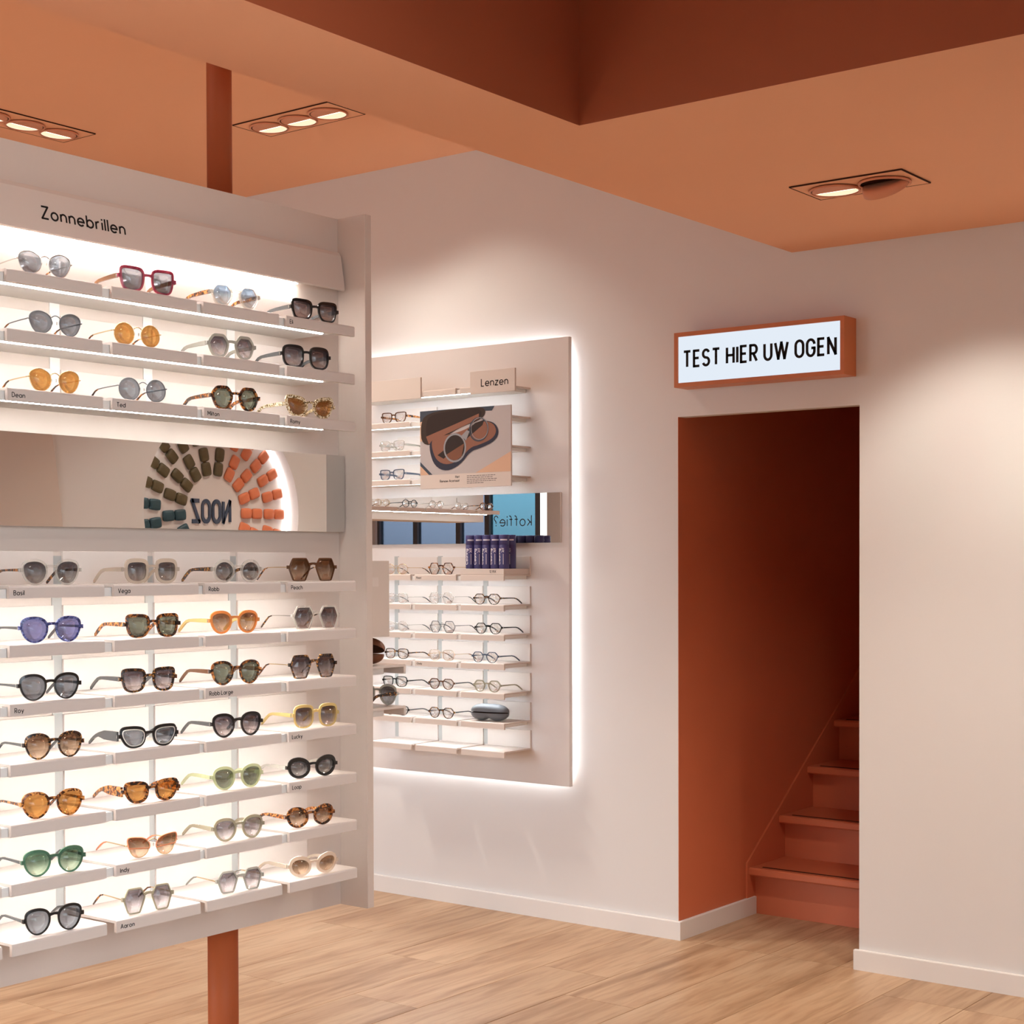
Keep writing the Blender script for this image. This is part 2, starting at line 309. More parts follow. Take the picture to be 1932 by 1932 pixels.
    G['G'] = (.62, [[(.62, .72)] + arc(.31, .70, .31, .3, 10, 180, 12) + arc(.31, .3, .31, .3, 180, 360, 12) + [(.62, .48), (.36, .48)]])
    G['N'] = (.6, [[(0, 0), (0, 1), (.6, 0), (.6, 1)]]); G['S'] = (.56, [arc(.28, .75, .27, .25, 20, 270, 14) + arc(.28, .25, .28, .25, 90, -160, 14)])
    G['1'] = (.22, [[(0, .8), (.22, 1), (.22, 0)]]); G['2'] = (.5, [arc(.25, .75, .24, .25, 160, -30, 10) + [(0, 0), (.5, 0)]]); G['9'] = (.5, [arc(.25, .72, .25, .28, 0, 360, 16), [(.5, .72), (.2, 0)]])
    G['0'] = (.52, [arc(.26, .5, .26, .5, 0, 360, 20)]); G[','] = (.05, [[(.05, .06), (0, -.14)]]); G['€'] = (.62, [arc(.38, .5, .34, .5, 55, 305, 16), [(0, .58), (.42, .58)], [(0, .42), (.4, .42)]])
    G['?'] = (.46, [arc(.23, .76, .23, .24, 170, -60, 12) + [(.23, .4), (.23, .24)], [(.23, .09), (.23, 0)]]); G['-'] = (.3, [[(0, .36), (.3, .36)]])
    return G
GL = glyphs()
def lettering(bm, text, origin, right, up, size, weight=.12, track=.16, sx=1.0, depth=.0006, align='l', word=.34):
    origin, right, up = Vector(origin), Vector(right), Vector(up); nrm = right.cross(up)
    hw = weight * size / 2; x = 0.0; strokes = []
    for ch in text:
        if ch == ' ': x += word * sx; continue
        wdt, st = GL[ch]
        for s in st: strokes.append([((x + p * sx) * size, q * size) for p, q in s])
        x += wdt * sx + track
    total = (x - track) * size; off = {'l': 0, 'c': -total / 2, 'r': -total}[align]
    parts = []
    for s in strokes:                      # break strokes at sharp corners so that diagonals keep their weight
        V2 = [Vector(p) for i_, p in enumerate(s) if i_ == 0 or math.dist(p, s[i_ - 1]) > 1e-4 * size]; cur = [V2[0]]; loop = (V2[0] - V2[-1]).length < 1e-6; cut = False
        for i in range(1, len(V2)):
            cur.append(V2[i])
            if i < len(V2) - 1:
                a, b = (V2[i] - V2[i - 1]).normalized(), (V2[i + 1] - V2[i]).normalized()
                if a.dot(b) < .35:
                    cur[-1] = V2[i] + a * hw * .75; parts.append([tuple(p) for p in cur]); cur = [V2[i] - b * hw * .75]; cut = True
        parts.append([tuple(p) for p in cur])
    for s in parts:
        P = [Vector((a + off, b)) for a, b in s]
        closed = (P[0] - P[-1]).length < 1e-6 * max(1, size) + 1e-9
        if closed: P = P[:-1]
        n = len(P); Lr = []
        for i in range(n):
            a = P[i - 1] if (i > 0 or closed) else None; c = P[(i + 1) % n] if (i < n - 1 or closed) else None
            d1 = (P[i] - a).normalized() if a is not None else None; d2_ = (c - P[i]).normalized() if c is not None else None
            if d1 is None: d1 = d2_
            if d2_ is None: d2_ = d1
            n1 = Vector((-d1.y, d1.x)); n2 = Vector((-d2_.y, d2_.x)); mt = n1 + n2
            mt = n1 if mt.length < 1e-4 else mt.normalized(); k = min(1.0 / max(.25, mt.dot(n1)), 2.6)
            Lr.append((P[i] + mt * hw * k, P[i] - mt * hw * k))
        to3 = lambda v, d: origin + right * v.x + up * v.y + nrm * d
        f = [(bm.verts.new(to3(l, depth)), bm.verts.new(to3(r_, depth))) for l, r_ in Lr]; b = [(bm.verts.new(to3(l, 0)), bm.verts.new(to3(r_, 0))) for l, r_ in Lr]
        for i in range(n if closed else n - 1):
            j = (i + 1) % n
            bm.faces.new((f[i][0], f[i][1], f[j][1], f[j][0]))
            bm.faces.new((f[i][0], f[j][0], b[j][0], b[i][0])); bm.faces.new((f[i][1], b[i][1], b[j][1], f[j][1]))
        if not closed:
            bm.faces.new((f[0][0], b[0][0], b[0][1], f[0][1])); bm.faces.new((f[-1][0], f[-1][1], b[-1][1], b[-1][0]))
    return total

# ------------------------------------------------------------------ the setting
YW = 5.492          # wall with the doorway
Z1, Z2 = 2.697, 3.329   # dropped soffit, high ceiling
XL, XR, YF = -12.2, 0.95, -2.2
XSTUB = -0.72
DX0, DX1, DZ = -3.367, -2.583, 2.101

fl = tag(obj('floor', bbox(XL, XR, YF, YW + 0.7, -0.06, -0.008), M['dark']), kind='structure')
def floor_planks():
    pw = 0.2985; x = -4.455 - pw * 26; row = -26; meshes = {}
    fixed = {0: 4.06, 1: 4.62, 2: 4.108, 3: 4.83, 4: 4.55, -1: 4.86, -2: 4.2}
    while x < XR - 0.02:
        xa, xb = max(x, XL), min(x + pw, XR)
        ys = fixed.get(row, random.uniform(3.6, 5.0))
        ln = 1.52; y = ys - ln * math.ceil((ys - YF) / ln); segs = []
        while y < YW:
            a, b = max(y, YF), min(y + ln, YW)
            if b - a > 0.03: segs.append((a, b))
            y += ln
        if xb > DX0 and xa < -2.47: segs.append((YW, 6.13))
        for a, b in segs:
            x0, x1 = xa, xb
            if a == YW: x0, x1 = max(xa, DX0), min(xb, -2.46)
            if x1 - x0 < 0.02: continue
            key = (round(x1 - x0, 3), round(b - a, 3))
            if key not in meshes:
                hx, hy = key[0] / 2 - 0.0008, key[1] / 2 - 0.0008
                bm = NB(); e = 0.0012
                prof = [(-hx, -.008), (-hx, -e), (-hx + e, 0), (hx - e, 0), (hx, -e), (hx, -.008)]
                prism(bm, prof, -hy, hy, lambda p, q, t: (p, t, q)); me = mesh_of(bm, 'plank'); me.materials.append(M['wood']); meshes[key] = me
            obj('plank', meshes[key], None, fl, ((x0 + x1) / 2, (a + b) / 2, 0))
        x += pw; row += 1
floor_planks()

# wall with the doorway: one mesh of three slabs
bm = NB(); TH = 0.055
box(bm, XL, DX0 - 0.002, YW, YW + TH, 0, Z2); box(bm, DX1, XR, YW, YW + TH, 0, Z2); box(bm, DX0 - 0.002, DX1, YW, YW + TH, DZ, Z2)
tag(obj('wall_back', bm, M['wall']), kind='structure')
tag(obj('wall_left', bbox(XL - .1, XL, YF, YW, 0, Z2), M['wall']), kind='structure')
bm = NB(); box(bm, XSTUB, XSTUB + .12, 2.35, YW, 0, Z2); tag(obj('wall_right', bm, M['wall']), kind='structure')
bm = NB(); box(bm, XR, XR + .1, YF, -1.9, 0, Z2); box(bm, XR, XR + .1, 2.2, YW, 0, Z2); box(bm, XR, XR + .1, -1.9, 2.2, 0, .7); box(bm, XR, XR + .1, -1.9, 2.2, 2.7, Z2); tag(obj('wall_outer_right', bm, M['wall']), kind='structure')  # opening cut for the added side window
# shop front with a glazed opening
WX0, WX1, WZ0, WZ1 = -11.9, -3.0, 0.15, 2.9
bm = NB()
box(bm, XL, WX0, YF - .12, YF, 0, Z2); box(bm, WX1, XR, YF - .12, YF, 0, Z2); box(bm, WX0, WX1, YF - .12, YF, 0, WZ0); box(bm, WX0, WX1, YF - .12, YF, WZ1, Z2)
tag(obj('wall_front', bm, M['wall']), kind='structure')
M['tinted'] = lens('blue_film_glass', (0.045, 0.10, 0.125), gloss=0.05); M['panelboard'] = paint('window_panel', (.66, .58, .535)); M['haze_glass'] = lens('pale_blue_glass', (0.07, 0.085, 0.115), gloss=.05); M['shopglass'] = lens('clear_shop_glass', (0.90, 0.92, 0.91), gloss=0.05)
win = tag(empty('window_1', ((WX0 + WX1) / 2, YF, 0)), kind='structure')
wx = [WX0, -11.35, -10.75, -10.36, -9.70, -8.3, -6.7, -4.8, WX1]
for a, b in zip(wx, wx[1:]):
    obj('pane', bbox(a + .03 - win.location.x, b - .03 - win.location.x, -.075, -.065, WZ0 + .04, WZ1 - .04), (M['tinted'] if a < -10.3 and b > -10 else M['haze_glass'] if b < -10 else M['panelboard'] if a < -9.6 else M['shopglass']), win)
M['mullion'] = plain('dark_mullion', (0.10, 0.10, 0.11), 0.5)
for a in wx:
    obj('mullion', bbox(a - .03 - win.location.x, a + .03 - win.location.x, -.10, -.03, WZ0, WZ1), M['mullion'], win)
bm = NB(); lettering(bm, 'koffie?', (-9.80 - win.location.x, -.06, 1.90), (-1, 0, 0), (0, 0, 1), 0.105, .1, .26)
obj('lettering', bm, M['mullion'], win)

fill_win = tag(empty('added_fill_window', (XR, .15, 0)), kind='structure')  # unseen window, added so daylight fills the display front
for i in range(3):
    a, b = -2.05 + i * 1.3667, -2.05 + (i + 1) * 1.3667
    obj('pane', bbox(.045, .055, a + .03, b - .03, .74, 2.66), M['shopglass'], fill_win)
for i in range(4): obj('mullion', bbox(.02, .09, -2.05 + i * 1.3667 - .03, -2.05 + i * 1.3667 + .03, .7, 2.7), M['mullion'], fill_win)
# ceilings
tag(obj('ceiling', bbox(XL, XR, YF, YW + TH, Z2, Z2 + .1), M['ceil']), kind='structure')
bm = NB(); SX0, SX1, SY = -2.862, -2.484, 3.545
pts = [(SX0, YF), (SX1, YF), (SX1, SY), (XR, SY), (XR, YW), (SX0, YW)]
prism(bm, pts, Z1, Z2, lambda p, q, t: (p, q, t))
sof = tag(obj('ceiling_soffit', bm, M['ceil']), kind='structure')
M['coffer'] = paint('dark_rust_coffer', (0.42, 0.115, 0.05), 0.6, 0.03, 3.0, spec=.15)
sof.data.materials.append(M['coffer'])             # coffer sides take a darker rust tone than the soffit underside
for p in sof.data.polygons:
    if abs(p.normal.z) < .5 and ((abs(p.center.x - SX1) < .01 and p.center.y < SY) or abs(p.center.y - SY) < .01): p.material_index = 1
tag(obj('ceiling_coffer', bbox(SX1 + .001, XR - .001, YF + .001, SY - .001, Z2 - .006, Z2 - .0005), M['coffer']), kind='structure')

# stairwell
bm = NB(); box(bm, DX0 - .10, DX0, YW + TH, 8.9, 0, 4.6); box(bm, DX0 - .002, DX0, YW + .0005, YW + TH, 0, DZ); tag(obj('wall_stair_left', bm, M['rust']), kind='structure')
tag(obj('wall_stair_right', bbox(-2.46, -2.36, YW + TH, 8.9, 0, 4.6), M['rust']), kind='structure')
tag(obj('wall_stair_back', bbox(DX0 - .1, -2.36, 8.9, 9.0, 0, 4.6), M['rust']), kind='structure')
tag(obj('wall_stair_ceiling', bbox(DX0 - .1, -2.36, YW + TH, 9.0, 4.6, 4.7), M['rust']), kind='structure')
bm = NB(); box(bm, DX0 - .1, -2.36, YW + TH, YW + TH + .03, Z2, 4.6); tag(obj('wall_stair_front', bm, M['rust']), kind='structure')
# skirting
bt, bh = 0.016, 0.076
def skirt(name, x0, x1, y0, y1):
    bm = box(NB(), x0, x1, y0, y1, 0, bh)
    es = [e for e in bm.edges if all(v.co.z > bh - 1e-4 for v in e.verts)]
    bmesh.ops.bevel(bm, geom=es, offset=0.004, segments=2, affect='EDGES', profile=.5)
    return tag(obj(name, bm, M['skirt']), kind='structure')
skirt('baseboard_back_left', -6.4, DX0 + bt, YW - bt, YW)
skirt('baseboard_reveal', DX0, DX0 + bt, YW, 6.105)
skirt('baseboard_back_right', DX1 - bt, XSTUB, YW - bt, YW)

def staircase():
    root = tag(empty('staircase', (-2.92, 6.11, 0)), 'rust painted wooden staircase rising behind the doorway', 'stairs')
    ox, oy = root.location.x, root.location.y
    xa, xb = DX0 + .010, -2.465
    tread_mesh = strip_mesh = None
    for i in range(8):
        ny, tz = 6.05 + .2715 * i, .206 + .1905 * i
        if tread_mesh is None:
            bm = NB(); prof = [(0, -.006), (.006, 0), (.335, 0), (.335, -.034), (.006, -.034), (0, -.028)]
            prism(bm, prof, xa - ox, xb - ox, lambda p, q, t: (t, p, q)); tread_mesh = mesh_of(bm, 'tread'); tread_mesh.materials.append(M['rust'])
            strip_mesh = mesh_of(bbox(xa - ox + .045, xb - ox, .034, .045, 0, .0018), 'grip_strip'); strip_mesh.materials.append(M['dark'])
        t = obj('tread', tread_mesh, None, root, (0, ny - oy, tz)); obj('grip_strip', strip_mesh, None, t)
        zlo = 0 if i == 0 else tz - .1905
        obj('riser', bbox(DX0 + .001 - ox, xb - ox, ny + .056 - oy, ny + .072 - oy, zlo, tz - .034), M['rust'], root)
    bm = NB(); s = .1905 / .2715
    pts = [(6.037, bh), (6.037, .226), (6.037 + 2.0, .226 + 2.0 * s), (8.3, .226 + 2.0 * s), (8.3, 1.0), (6.3, bh)]
    prism(bm, pts, DX0 + .0005 - ox, DX0 + .0095 - ox, lambda p, q, t: (t, p - oy, q)); obj('stringer', bm, M['rust'], root)
staircase()

# ------------------------------------------------------------------ ceiling spotlights
def spot_light(parent, loc, aim, power, size, blend=.6, col=(1.0, .93, .81)):
    d = bpy.data.lights.new('spot_beam', 'SPOT'); d.energy = power * SPOT_W; d.spot_size = R(size); d.spot_blend = blend; d.shadow_soft_size = .045; d.color = col
    o = bpy.data.objects.new('spot_beam', d); COL.objects.link(o); o.parent = parent; o.location = loc
    o.rotation_euler = Vector(aim).to_track_quat('-Z', 'Y').to_euler()
def lamp_unit(label, cx, cy, z, n, along, heads, group='recessed ceiling spotlights'):
    """trimless box with n tilting round heads; heads: list of (tilt dir xy, tilt deg, power, beam)"""
    root = tag(empty('ceiling_spotlight', (cx, cy, z)), label, 'ceiling light', group)
    pit = .168; Lh = (n * pit + .032) / 2; Wh = .105
    hx, hy = (Lh, Wh) if along == 'x' else (Wh, Lh)
    bm = NB()                                   # dark shadow gap round the plate
    for x0, x1, y0, y1 in ((-hx - .004, hx + .004, -hy - .004, -hy), (-hx - .004, hx + .004, hy, hy + .004), (-hx - .004, -hx, -hy, hy), (hx, hx + .004, -hy, hy)): box(bm, x0, x1, y0, y1, -.0045, -.0005)
    obj('shadow_gap', bm, M['dark'], root)
    obj('trim_plate', bbox(-hx, hx, -hy, hy, -.004, -.0005), M['ceil'], root)
    for i in range(n):
        off = (i - (n - 1) / 2) * pit; px, py = (off, 0) if along == 'x' else (0, off)
        dirv, tilt, power, beam = heads[i][:4]
        well = lathe(NB(), [(0, -.0045), (.079, -.0045), (.079, -.0065), (0, -.0065)], 32); obj('well', well, M['dark'], root, (px, py, 0))  # flat dark disc, its colour stands in for the shaded recess
        ring = lathe(NB(), [(.074, -.0065), (.081, -.0065), (.081, -.012), (.0765, -.0135), (.074, -.012)], 32); obj('ring', ring, M['lamp'], root, (px, py, 0), smooth=True)
        dv = Vector((dirv[0], dirv[1], 0)).normalized(); ax = Vector((-dv.y, dv.x, 0))
        rot = Matrix.Rotation(-R(tilt), 4, ax)       # -z leans towards dirv
        if len(heads[i]) > 4:                        # head swung out of its ring
            mt = Matrix.Translation((0, 0, -.014)) @ Matrix.Rotation(-R(heads[i][4]), 4, ax)
            hd = lathe(NB(), [(.0, .012), (.066, .012), (.071, .004), (.071, -.016), (.069, -.018), (.064, -.017), (.061, -.002), (0, .000)], 32); bmesh.ops.transform(hd, matrix=mt, verts=hd.verts[:]); h = obj('spot_head', hd, M['lamp'], root, (px, py, 0), smooth=True)
            lz = lathe(NB(), [(0, -.0075), (.058, -.0075), (.058, -.0055), (0, -.0055)], 28); bmesh.ops.transform(lz, matrix=mt, verts=lz.verts[:]); obj('bulb_lens', lz, M['bulb'], h)
        else:                                        # half covered head: cut-off shield, lit slot, glowing half
            cd = Vector((0, 1)) if along == 'x' else Vector((-1, 0)); sd = Vector((cd.y, -cd.x)); q = lambda a, b: (sd.x * a + cd.x * b, sd.y * a + cd.y * b)
            half = lambda r_, b0, sg: [(r_ * math.cos(R(t)), b0 + sg * r_ * math.sin(R(t)) * (1 - abs(b0) / r_)) for t in range(0, 181, 10)]
            bmh = prism(NB(), half(.072, .002, -1), -.0105, -.0068, lambda a, b, t: (*q(a, b), t)); h = obj('shield', bmh, M['lamp'], root, (px, py, 0))
            bmh = prism(NB(), half(.072, .008, 1), -.0085, -.0068, lambda a, b, t: (*q(a, b), t)); obj('reflector', bmh, M['glow'], root, (px, py, 0))
            bmh = prism(NB(), [(-.060, .002), (.060, .002), (.060, .0075), (-.060, .0075)], -.0098, -.0068, lambda a, b, t: (*q(a, b), t)); obj('lit_slot', bmh, M['bulb'], root, (px, py, 0))
        aim = rot.to_3x3() @ Vector((0, 0, -1))
        if power: spot_light(root, Vector((px, py, -.016)) + aim * .03, aim, power, beam)
    return root
W_ = (0, 1)
lamp_unit('three headed ceiling spotlight by the wall, heads in a row parallel to it', -4.664, 4.663, Z2, 3, 'x', [((-.3, 1), 26, 15, 80), ((0, 1), 26, 15, 80), ((.35, 1), 28, 20, 84)])
lamp_unit('three headed ceiling spotlight running out from the wall above the sunglasses display', -5.594, 4.02, Z2, 3, 'y', [((1, .2), 15, 48, 90), ((1, 0), 18, 50, 90), ((.7, .5), 20, 44, 90)])
lamp_unit('two headed ceiling spotlight in the low ceiling near the doorway', -2.18, 4.633, Z1, 2, 'x', [((-.2, -1), 16, 60, 110), ((.1, 1), 24, 46, 92, 34)])
lamp_unit('added three headed fill spotlight in the coffer facing the sunglasses display', -1.35, 1.7, Z2 - .006, 3, 'y', [((-1, .15), 44, 8, 70), ((-1, .3), 46, 9, 70), ((-1, .5), 46, 10, 70)])  # unseen lamp added to brighten the front of the display
lamp_unit('two headed ceiling spotlight in the low ceiling beyond the doorway', -1.35, 4.633, Z1, 2, 'x', [((-.3, -1), 14, 45, 110), ((-.2, 1), 24, 32, 92)])
for nme, cx, cy, al, pw in (('above the aisle beside the sunglasses display', -4.0, 1.0, 'y', 90), ('towards the shop window', -6.4, 0.6, 'y', 110), ('behind the sunglasses display', -4.9, 2.7, 'y', 34), ('by the far optical display', -8.2, 3.2, 'y', 110)):  # unseen units, added for general light and bounce onto the ceiling
    lamp_unit('added three headed ceiling spotlight ' + nme, cx, cy, Z2, 3, al, [((.3, .6), 12, pw, 95), ((.5, 0), 10, pw, 95), ((.3, -.6), 12, pw, 95)])

# ------------------------------------------------------------------ shelves of the display system
def tray_mesh(wd, D, back=0, name='tray'):
    """powder coated tray with a folded front lip; width on x, front at y=-D, z=0 is its top"""
    h = wd / 2
    pr = [(0, -.006), (0, 0), (-D + .004, 0), (-D + .0012, -.0012), (-D, -.004), (-D, -.0255), (-D + .008, -.0255), (-D + .008, -.006)]
    me = mesh_of(prism(NB(), pr, -h, h, lambda p, q, t: (t, p, q)), name); me.materials.append(M['tray'])
    pm = None
    if back:
        pm = mesh_of(bbox(-h, h, -.008, 0, .0001, back, .0006), 'back_plate'); pm.materials.append(M['tray'])
    return me, pm
def add_tray(tp, root, loc, rot=None):
    t = obj('tray', tp[0], None, root, loc, rot)
    if tp[1]: obj('back_plate', tp[1], None, t)
    return t
# ------------------------------------------------------------------ spectacles
def chaikin(P, n):
    for _ in range(n):
        Q = []
        for i in range(len(P)):
            a, b = P[i], P[(i + 1) % len(P)]
            Q += [(a[0] * .75 + b[0] * .25, a[1] * .75 + b[1] * .25), (a[0] * .25 + b[0] * .75, a[1] * .25 + b[1] * .75)]
        P = Q
    x0, x1 = min(p[0] for p in P), max(p[0] for p in P); z0, z1 = min(p[1] for p in P), max(p[1] for p in P)
    return [((p[0] - (x0 + x1) / 2) * 2 / (x1 - x0), (p[1] - (z0 + z1) / 2) * 2 / (z1 - z0)) for p in P]
SHAPES = {   # half-lens outlines, +x is the temple side
    'round': chaikin([(math.cos(R(a)), math.sin(R(a))) for a in range(0, 360, 36)], 2),
    'oval': chaikin([(-.8, .7), (.1, 1.05), (.95, .75), (1.05, .1), (.6, -.85), (-.15, -1.05), (-.85, -.6), (-1.05, .1)], 2),
    'panto': chaikin([(-.90, .66), (-.35, 1.02), (.5, 1.02), (1.02, .74), (1.02, .12), (.78, -.55), (.32, -1.0), (-.3, -1.0), (-.78, -.58), (-1.0, .05)], 2),
    'panto_geo': chaikin([(-.98, .38), (-.56, .98), (-.4, 1.02), (.42, 1.02), (.6, .96), (1.04, .36), (.98, .02), (.66, -.78), (.2, -1.02), (-.2, -1.02), (-.66, -.78), (-.98, .02)], 2),
    'square': chaikin([(-.98, .55), (-.75, .95), (.2, 1.0), (.95, 1.0), (1.06, .7), (.92, -.45), (.62, -1), (-.45, -1), (-.86, -.55)], 2),
    'soft_square': chaikin([(-1, .75), (-.6, 1.02), (.7, 1.02), (1.04, .7), (.98, -.55), (.5, -1.02), (-.45, -1.02), (-.96, -.55)], 2),
    'butterfly': chaikin([(-.96, .35), (-.62, .98), (-.55, 1), (.62, 1), (.72, .95), (1.05, .15), (1.03, .02), (.68, -.93), (.58, -1), (-.42, -1), (-.52, -.95), (-.98, .2)], 2),
    'hex': chaikin([(-1, 0.06), (-1, -.06), (-.58, -.97), (-.48, -1), (.48, -1), (.58, -.97), (1, -.06), (1, .06), (.58, .97), (.48, 1), (-.48, 1), (-.58, .97)], 2),
    'hexpanto': chaikin([(-.94, .3), (-.6, .98), (-.5, 1), (.5, 1), (.6, .98), (1.0, .36), (.98, .2), (.6, -.95), (.5, -1), (-.5, -1), (-.6, -.95), (-.95, .2)], 1),
    'cat': chaikin([(-.95, .35), (-.5, .85), (.6, 1.02), (1.12, .98), (1.0, .1), (.6, -.85), (-.1, -1.05), (-.75, -.75), (-1, -.1)], 2),
    'low': chaikin([(-.98, .55), (-.5, 1), (.85, 1.02), (1.08, .8), (1.02, .1), (.55, -.92), (-.2, -1.04), (-.82, -.7)], 2),
    'eye': chaikin([(-1, .0), (-.75, .62), (.05, 1.02), (.85, .85), (1.05, .2), (.7, -.72), (-.1, -1.02), (-.8, -.62)], 2),
}
BEND = 0.75
def spectacles(label, loc, rz, W=.15, shape='panto', h=.046, fm='black', tm=None, lm='grey', kind='ace', rim=.0036, gap=.017, lug=.0042, zl=.62, temple='slim', group=None, inner=None, name='sunglasses', cat='sunglasses', tip='tort', brow=0.0, tlen=.148):
    """open pair standing on its rims and temple tips; x across, temples run to +y"""
    root = tag(empty(name, loc, rz), label, cat, group)
    ace = kind == 'ace'
    tk = rim if ace else .0011
    lw = (W - gap - 2 * lug - (4 * tk if ace else 0)) / 2 / 1.0
    hx, hz = lw / 2, h / 2; cx = gap / 2 + (tk if ace else 0) + hx; zc = hz + tk
    out = SHAPES[shape]; sides = {}
    for s in (1, -1):
        P = [(s * (cx + p * hx), zc + q * hz) for p, q in out]; n = len(P); N = []
        for i in range(n):
            tx, tz = P[(i + 1) % n][0] - P[i - 1][0], P[(i + 1) % n][1] - P[i - 1][1]; l = math.hypot(tx, tz); nx, nz = tz / l, -tx / l
            if nx * (P[i][0] - s * cx) + nz * (P[i][1] - zc) < 0: nx, nz = -nx, -nz
            N.append((nx, nz))
        sides[s] = (P, N)
    by = lambda x: BEND * x * x
    fmat = M[fm]; tmat = M[tm or fm]
    bm = NB(); zb = zc + hz * (.50 if shape not in ('low', 'eye', 'square') else .45); zlug = zc + hz * (zl * 2 - 1)
    if ace:
        dp = .0042
        for s in (1, -1):
            P, N = sides[s]; n = len(P); V = []
            for i in range(n):
                t_ = rim * (1 + (.45 + brow) * max(0, N[i][1])); ox, oz = P[i][0] + N[i][0] * t_, P[i][1] + N[i][1] * t_; ix, iz = P[i]
                V.append([bm.verts.new((a, by(a) + d, c)) for a, c, d in ((ix, iz, 0), (ox, oz, .0006), (ox, oz, dp), (ix, iz, dp))])
            for i in range(n):
                a, b = V[i], V[(i + 1) % n]
                for k in range(4): bm.faces.new((a[k], a[(k + 1) % 4], b[(k + 1) % 4], b[k]))
            xe = cx + hx + rim * .4; box(bm, min(s * xe, s * (W / 2 + .0005)), max(s * xe, s * (W / 2 + .0005)), by(W / 2) - .0012, by(W / 2) + .0052, zlug - .0042, zlug + .0042)
        bx = gap / 2 + rim * 1.2; k = 6; TV = []
        for i in range(k + 1):
            x = -bx + 2 * bx * i / k; c = 1 - (x / bx) ** 2; TV.append([bm.verts.new((x, yy, zz)) for yy, zz in ((-.0002, zb + .0035 + c * .0012), (.0044, zb + .0035 + c * .0012), (.0044, zb - .0042 + c * .0036), (-.0002, zb - .0042 + c * .0036))])
        for a, b in zip(TV, TV[1:]):
            for j in range(4): bm.faces.new((a[j], a[(j + 1) % 4], b[(j + 1) % 4], b[j]))
        bm.faces.new(TV[0]); bm.faces.new(TV[-1][::-1])
        obj('frame_front', bm, fmat, root)
        if inner:
            for s in (1, -1):
                P, N = sides[s]; bi = NB(); tube(bi, [(a, by(a) - .0006, c) for a, c in P], .0011, 5, closed=True); obj('inner_rim', bi, M[inner], root, smooth=True)
    else:
        for s in (1, -1):
            P, N = sides[s]; tube(bm, [(a, by(a) + .001, c) for a, c in P], rim if rim < .002 else .0010, 6, closed=True)
            tube(bm, [(s * (cx + hx - .001), by(cx + hx) + .001, zlug), (s * (W / 2 - .001), by(W / 2) + .0005, zlug + .0004), (s * W / 2, by(W / 2) + .005, zlug)], .0013, 6)
        bx = gap / 2 + .001
        tube(bm, [(x, .0005, zb + .0045 * (1 - (x / bx) ** 2)) for x in (-bx, -bx * .6, -bx * .2, bx * .2, bx * .6, bx)], .0011, 6)
        obj('frame_front', bm, fmat, root, smooth=True)
        if inner:
            for s in (1, -1):
                P, N = sides[s]; bi = NB(); tube(bi, [(a + nx * .0006, by(a) - .0002, c + nz * .0006) for (a, c), (nx, nz) in zip(P, N) if c > zc - hz * .25], .0015, 6); obj('rim_cover', bi, M[inner], root, smooth=True)
        for s in (1, -1):
            pad = lathe(NB(), [(0, -.0012), (.0022, -.0009), (.0026, 0), (.0022, .0009), (0, .0012)], 10)
            bmesh.ops.transform(pad, matrix=Matrix.Translation((s * (gap / 2 - .003), .006, zb - .010)) @ Matrix.Rotation(R(90), 4, 'Y') @ Matrix.Diagonal((1.6, 1, 1, 1)), verts=pad.verts[:])
            obj('nose_pad', pad, M['clear'], root, smooth=True)
    for s in (1, -1):
        P, N = sides[s]; bl = NB(); n = len(P); sc = 1.0 if ace else .985
        q = [(s * cx + (a - s * cx) * sc, zc + (c - zc) * sc) for a, c in P]
        A = [bl.verts.new((a, by(a) + .0014, c)) for a, c in q]; B = [bl.verts.new((a, by(a) + .003, c)) for a, c in q]
        ca = bl.verts.new((s * cx, by(cx) + .0002, zc)); cb = bl.verts.new((s * cx, by(cx) + .0018, zc))
        for i in range(n):
            j = (i + 1) % n; bl.faces.new((A[i], A[j], ca)); bl.faces.new((B[j], B[i], cb)); bl.faces.new((A[i], B[i], B[j], A[j]))
        obj('lens', bl, T[lm], root, smooth=True)
    # temples
    drop = zlug - .0035
    prof = [(0, 0), (.03, 0), (.065, -.0004), (.092, -.0012), (.108, -.0045), (.122, -.42 * drop), (.135, -.70 * drop), (tlen, -drop)]
    if tlen < .14: prof = [(d * tlen / .148, z_) for d, z_ in prof[:-1]] + [prof[-1]]
    hh = {'slim': [.0030, .0026, .0022, .0022, .0024, .0026, .0028, .0022], 'bold': [.0048, .0046, .0040, .0034, .0034, .0036, .0038, .0028], 'wide': [.0105, .0105, .0098, .0050, .0036, .0034, .0036, .0028], 'wire': [.0011] * 8}[temple]
    th = {'slim': .0019, 'bold': .0022, 'wide': .0022, 'wire': .0009}[temple]
    for s in (1, -1):
        x0 = W / 2 - .0012; y0 = by(W / 2) + .0052; bt_ = NB(); V = []
        for (d, dz), hq in zip(prof, hh):
            x = s * (x0 - .005 * (d / tlen) ** 2); z = zlug + dz
            V.append([bt_.verts.new(v) for v in ((x - th, y0 + d, z - hq), (x + th, y0 + d, z - hq), (x + th, y0 + d, z + hq), (x - th, y0 + d, z + hq))])
        for a, b in zip(V, V[1:]):
            for j in range(4): bt_.faces.new((a[j], a[(j + 1) % 4], b[(j + 1) % 4], b[j]))
        bt_.faces.new(V[0]); bt_.faces.new(V[-1][::-1])
        tp = obj('temple', bt_, tmat, root)
